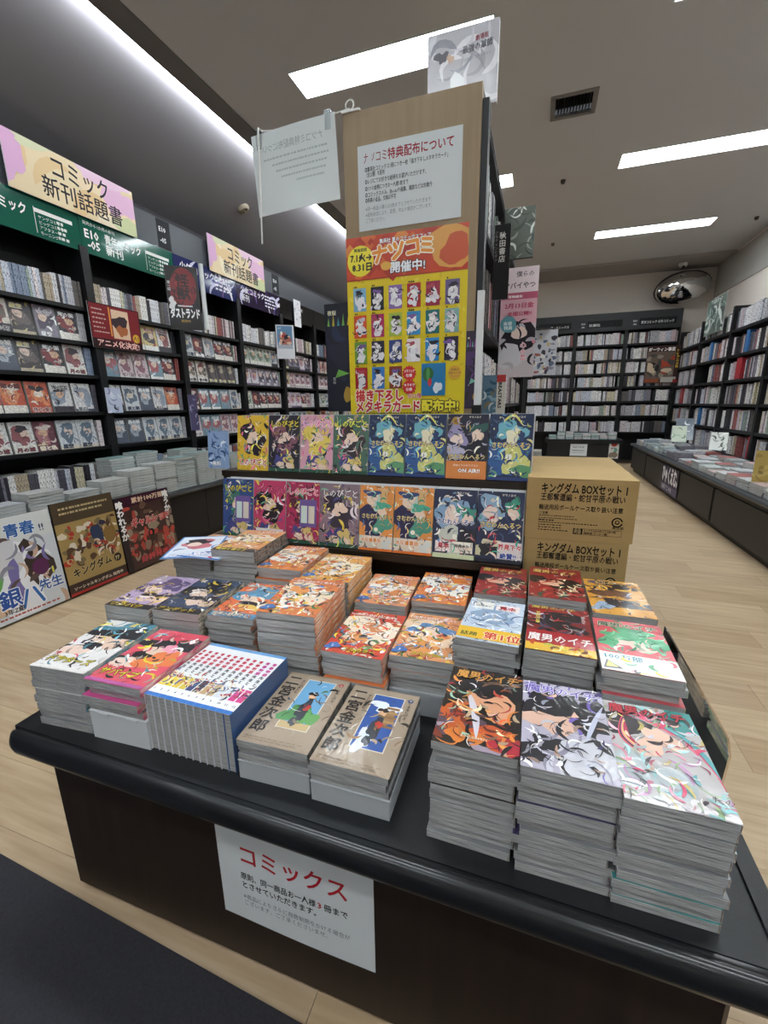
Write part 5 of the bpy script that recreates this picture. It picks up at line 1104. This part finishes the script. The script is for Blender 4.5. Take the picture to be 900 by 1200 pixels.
# things standing on the right counter
P = Pr(.30, .20, '#8a8f9a'); P.rect(0, 0, .42, 1, '#a08a4c'); P.swirl(16, ['#8090b4', '#a4a8b8', '#6a7494'], .42, 0, 1, 1, .3, .07, 3); P.swirl(10, ['#b09a5c', '#8a7640'], 0, 0, .42, 1, .3, .06, 5); P.text('画集', .08, .4, .1, '#4a3a14', vert=True); P.text('展覧会', .86, .6, .06, '#3a4466', vert=True)
pa = at_z(869, 560, RCT+.066)
sheet('open_book', 'ochre and blue open book propped up on the right counter', 'book', P, Matrix.Translation((1.335, 3.42, RCT+.0695)) @ Matrix.Rotation(R(-20), 4, 'Z') @ FRONT @ Matrix.Rotation(-.12, 4, 'X'), .006)
for i, (q, w, h, col, lab, y_) in enumerate((((832, 540), .14, .19, ['#cfd2cc', '#4a4e48', '#8f948a', '#e8e8e0'], 'white sketch-covered booklet standing among the right counter piles', 5.22), ((800, 528), .19, .30, ['#5a6672', '#39434e', '#9aa6b0', '#c8ccd0'], 'grey blue poster board leaning on the right counter near the corner', 6.5), ((790, 520), .15, .2, ['#c8d4c0', '#8fae94', '#e8e8e0', '#6a7a6a'], 'pale green booklet standing on the right counter near the corner', 6.2))):
    P = Pr(w, h, col[0]); P.swirl(14, col, 0, 0, 1, 1, .5, .09, 60+i)
    x_ = (1.64, 1.66, 1.55)[i]
    sheet('standing_booklet', lab, 'booklet', P, Matrix.Translation((x_, y_, RCT+.102)) @ Matrix.Rotation(R((-18, -12, -10)[i]), 4, 'Z') @ FRONT @ Matrix.Rotation(R((-28, -30, -24)[i]), 4, 'X'), .004, m=PRINT)
RX = 2.0
RB = [H+v for v in (1.01, .755, .482, .215, -.045, -.315, -.582)]
RU = [3.30, 4.29, 5.28, 6.265, 7.30, 8.27]
allrows = []
ACCENTS = ((4, 3, .60, 6, '#b0202c', 'red spined'), (2, 2, .70, 6, '#a8202a', 'crimson spined'), (2, 1, .62, 3, '#3a7ab8', 'blue and white spined'), (3, 1, .70, 3, '#3a7ab8', 'bright blue spined'), (3, 4, .80, 3, '#2f78b8', 'sky blue spined'), (1, 3, .75, 7, '#a8222a', 'dark red spined'), (2, 5, .05, 2, '#b82a2e', 'scarlet spined'))
for bi, ri, off, n, c, lab in ACCENTS: ACC.append((RB[min(ri+1, 6)], RU[bi]+.04+off*.8-.013, RU[bi]+.04+off*.8+n*.0225))
for bi in range(5):
    y0, y1 = RU[bi], RU[bi+1]
    bc = empty('bookcase', 'open-topped black bookcase bay on the right wall, %s from the back corner' % ordw[4-bi], 'bookcase', (RX, y0, 0), 0, 'right wall bookcases')
    def bb(b, name, m=SHELF):
        b.v = [(v[0]-RX, v[1]-y0, v[2]) for v in b.v]; return b.build(name, m, bc)
    bb(MB().box(XR-.07, y0, .0, XR-.06, y1, RB[0]), 'back_panel'); bb(MB().box(RX-.005, y0, 0, XR-.07, y0+.026, RB[0]), 'upright'); bb(MB().box(RX-.005, y1-.026, 0, XR-.07, y1, RB[0]), 'upright')
    for z in RB[1:]: bb(MB().box(RX, y0+.026, z-.03, XR-.07, y1-.026, z), 'shelf')
    for z in RB[1:]:
        lo = y0+.03; hi = y1-.03
        if bi == 3 and abs(z-RB[3]) < .01: lo = y0+.03; hi = y1-.42
        allrows.append(((RX+.03, lo, z), (0, 1, 0), (-1, 0, 0), hi-lo, .215))
spine_stuff('spine_comics', 'comics standing spine out in the right wall bookcases', allrows, 13)
# accent volumes and boxed sets among them
gA = random.Random(5)
for bi, ri, off, n, c, lab in ACCENTS:
    z = RB[min(ri+1, 6)]
    for k in range(n):
        o = link('accent_volume', spine_book_mesh(.022, .222, .11, c), None, (RX+.016, RU[bi]+.04+off*.8+k*.0225, z+.0005), (0, 0, R(90)))
        l_ = '%s volume of a short run on the right wall bookcases' % lab; tag(o, '%s %s' % (nth_(k+1), l_), 'book', l_)
P = Pr(.62, .42, '#5c6a62'); P.swirl(40, ['#8aa098', '#2b3632', '#c8d4ce', '#3f5a52', '#e0e4e0'], 0, 0, 1, 1, .4, .05, 4); P.text('アフタヌーン', .2, .86, .1, '#e8eeea', wt=.03)
sheet('wrapped_poster', 'film-wrapped green grey poster on top of the right wall bookcases', 'poster', P, frame_mtx(Vector((RX-.012, 7.15, H+.80)), Vector((RX-.012, 6.35, H+.80)), Vector((RX-.012, 7.15, H+1.2))), .004, m=PRINT)
# ------------------------------------------------------------------ back wall bookcases and counter
BYF = 8.25
BBZ = [H+v*8.25 for v in (.1345, .1073, .0791, .0538, .028, .0003, -.0278, -.06)]
BU = [-1.72, -.98, -.24, .50, 1.245, 1.985]
rows = []; names_b = ['一迅社', 'スクウェア・エニックス', 'スクウェア・エニックス', '双葉社', '芳文コミック 幻冬コミック']
for bi in range(5):
    x0, x1 = BU[bi], BU[bi+1]
    bc = empty('bookcase', 'black bookcase bay on the back wall, %s from the corner' % ordw[4-bi], 'bookcase', (x0, BYF, 0), 0, 'back wall bookcases')
    def bb(b, name, m=SHELF):
        b.v = [(v[0]-x0, v[1]-BYF, v[2]) for v in b.v]; return b.build(name, m, bc)
    bb(MB().box(x0, BYF+.24, 0, x1, BYF+.25, H+1.36), 'back_panel'); bb(MB().box(x0, BYF-.005, 0, x0+.026, BYF+.24, H+1.10), 'upright'); bb(MB().box(x1-.026, BYF-.005, 0, x1, BYF+.24, H+1.10), 'upright')
    for z in BBZ[1:]: bb(MB().box(x0+.026, BYF, z-.028, x1-.026, BYF+.24, z), 'shelf')
    hd = bb(MB().box(x0, BYF-.012, H+1.09, x1, BYF+.02, H+1.355), 'header_panel', mat('dark header', '#26282b', rough=.4))
    P = Pr(x1-x0, .265); P.text('E10', .10, .42, .05, '#d8d8d8', wt=.02); P.text('-06', .10, .24, .05, '#d8d8d8', wt=.02); P.rect(.22, .22, .9, .6, '#17181a'); P.text(names_b[bi], .25, .30, .06, '#e0e0e0', wt=.015, fit=.6)
    link('lettering', P.mesh('lettering', PAPERP), hd, mtx=Matrix.Translation((0, -.0125, H+1.09)) @ FRONT)
    if bi > 1:
        for z in BBZ[1:]: rows.append(((x1-.03, BYF+.03, z), (-1, 0, 0), (0, -1, 0), x1-x0-.06, .178))
spine_stuff('spine_comics', 'comics standing spine out in the back wall bookcases', rows, 17)
P = Pr(.46, .56, '#3a2422'); P.rect(.02, .1, .86, .84, '#6a5a50'); P.dots(26, ['#2a2624', '#8f8478', '#a8442c', '#c8b49a', '#4a4844'], .08, .18, .8, .75, .1, 7); P.text('ダーウィン事変', .04, .86, .13, '#f4f0ec', wt=.04, fit=.8); P.text('TVアニメ化', .885, .82, .10, '#f0c83a', vert=True, wt=.03); P.rect(.02, .02, .45, .12, '#8a4a2a'); P.rect(.5, .02, .95, .16, '#b0aca4'); P.rect(.87, .0, 1, .1, '#8a2a24')
sheet('anime_poster', 'dark poster with yellow side lettering on the back wall bookcases', 'poster', P, Matrix.Translation((1.56, BYF-.02, H+.27)) @ FRONT, .003)
bcx0, bcx1, bcy, bct = .15, 1.28, 7.72, H-.585
e = empty('display_counter', 'black counter with small notice in front of the back wall bookcases', 'counter', (bcx0, bcy, 0))
MB().box(0, 0, bct-.06, bcx1-bcx0, .5, bct).build('counter_top', BLACK, e); MB().box(.03, .02, .05, bcx1-bcx0-.01, .48, bct-.062).build('front_panel', mat('counter panel', '#1c1b1d'), e); MB().box(.06, .05, 0, bcx1-bcx0-.03, .46, .0495).build('toe_kick', SHELF, e)
P = Pr(.25, .19, '#d6dadb'); P.text('コミックス', .12, .66, .14, '#2a2a30', wt=.03, fit=.7); P.lines(.12, .42, .85, 1, .1, .05, '#333', 3, 8); P.lines(.12, .25, .85, 1, .1, .03, '#888', 4, 10)
p = at_y(667, 540, bcy+.015)
sheet('notice', 'small white notice on the front of the back counter', 'notice', P, Matrix.Translation((p.x, bcy+.0185, .13)) @ FRONT, .001)
P = Pr(.14, .27, '#d8d4cc'); P.ell(.5, .82, .3, .26, '#b8403a'); P.blob(.5, .22, .4, .4, '#8a7a6a', .3); P.blob(.7, .5, .2, .2, '#6aa08a', .2); P.text('新刊', .2, .55, .2, '#333', wt=.03)
sheet('promo_card', 'pale promotional card with a red disc on the back counter front', 'poster', P, Matrix.Translation((1.10, bcy+.0185, .10)) @ FRONT, .001)
b = MB(); gB = random.Random(3)
x = bcx0+.05
while x < bcx1-.12:
    for k in range(2):
        for j in range(gB.choice((3, 5, 7))): b.box(x+gB.uniform(0, .006), bcy+.03+k*.2, bct+.0005+j*.0165, x+.115, bcy+.2+k*.2, bct+.016+j*.0165, c=lin(gB.choice(['#d8dcdc', '#c8ccd0', '#d4c8c4', '#b8c4c4', '#8fb0a8'])))
    x += .125
tag(b.build('flat_comics', FARP), 'flat piles of comics covering the back counter', 'books', kind='stuff')
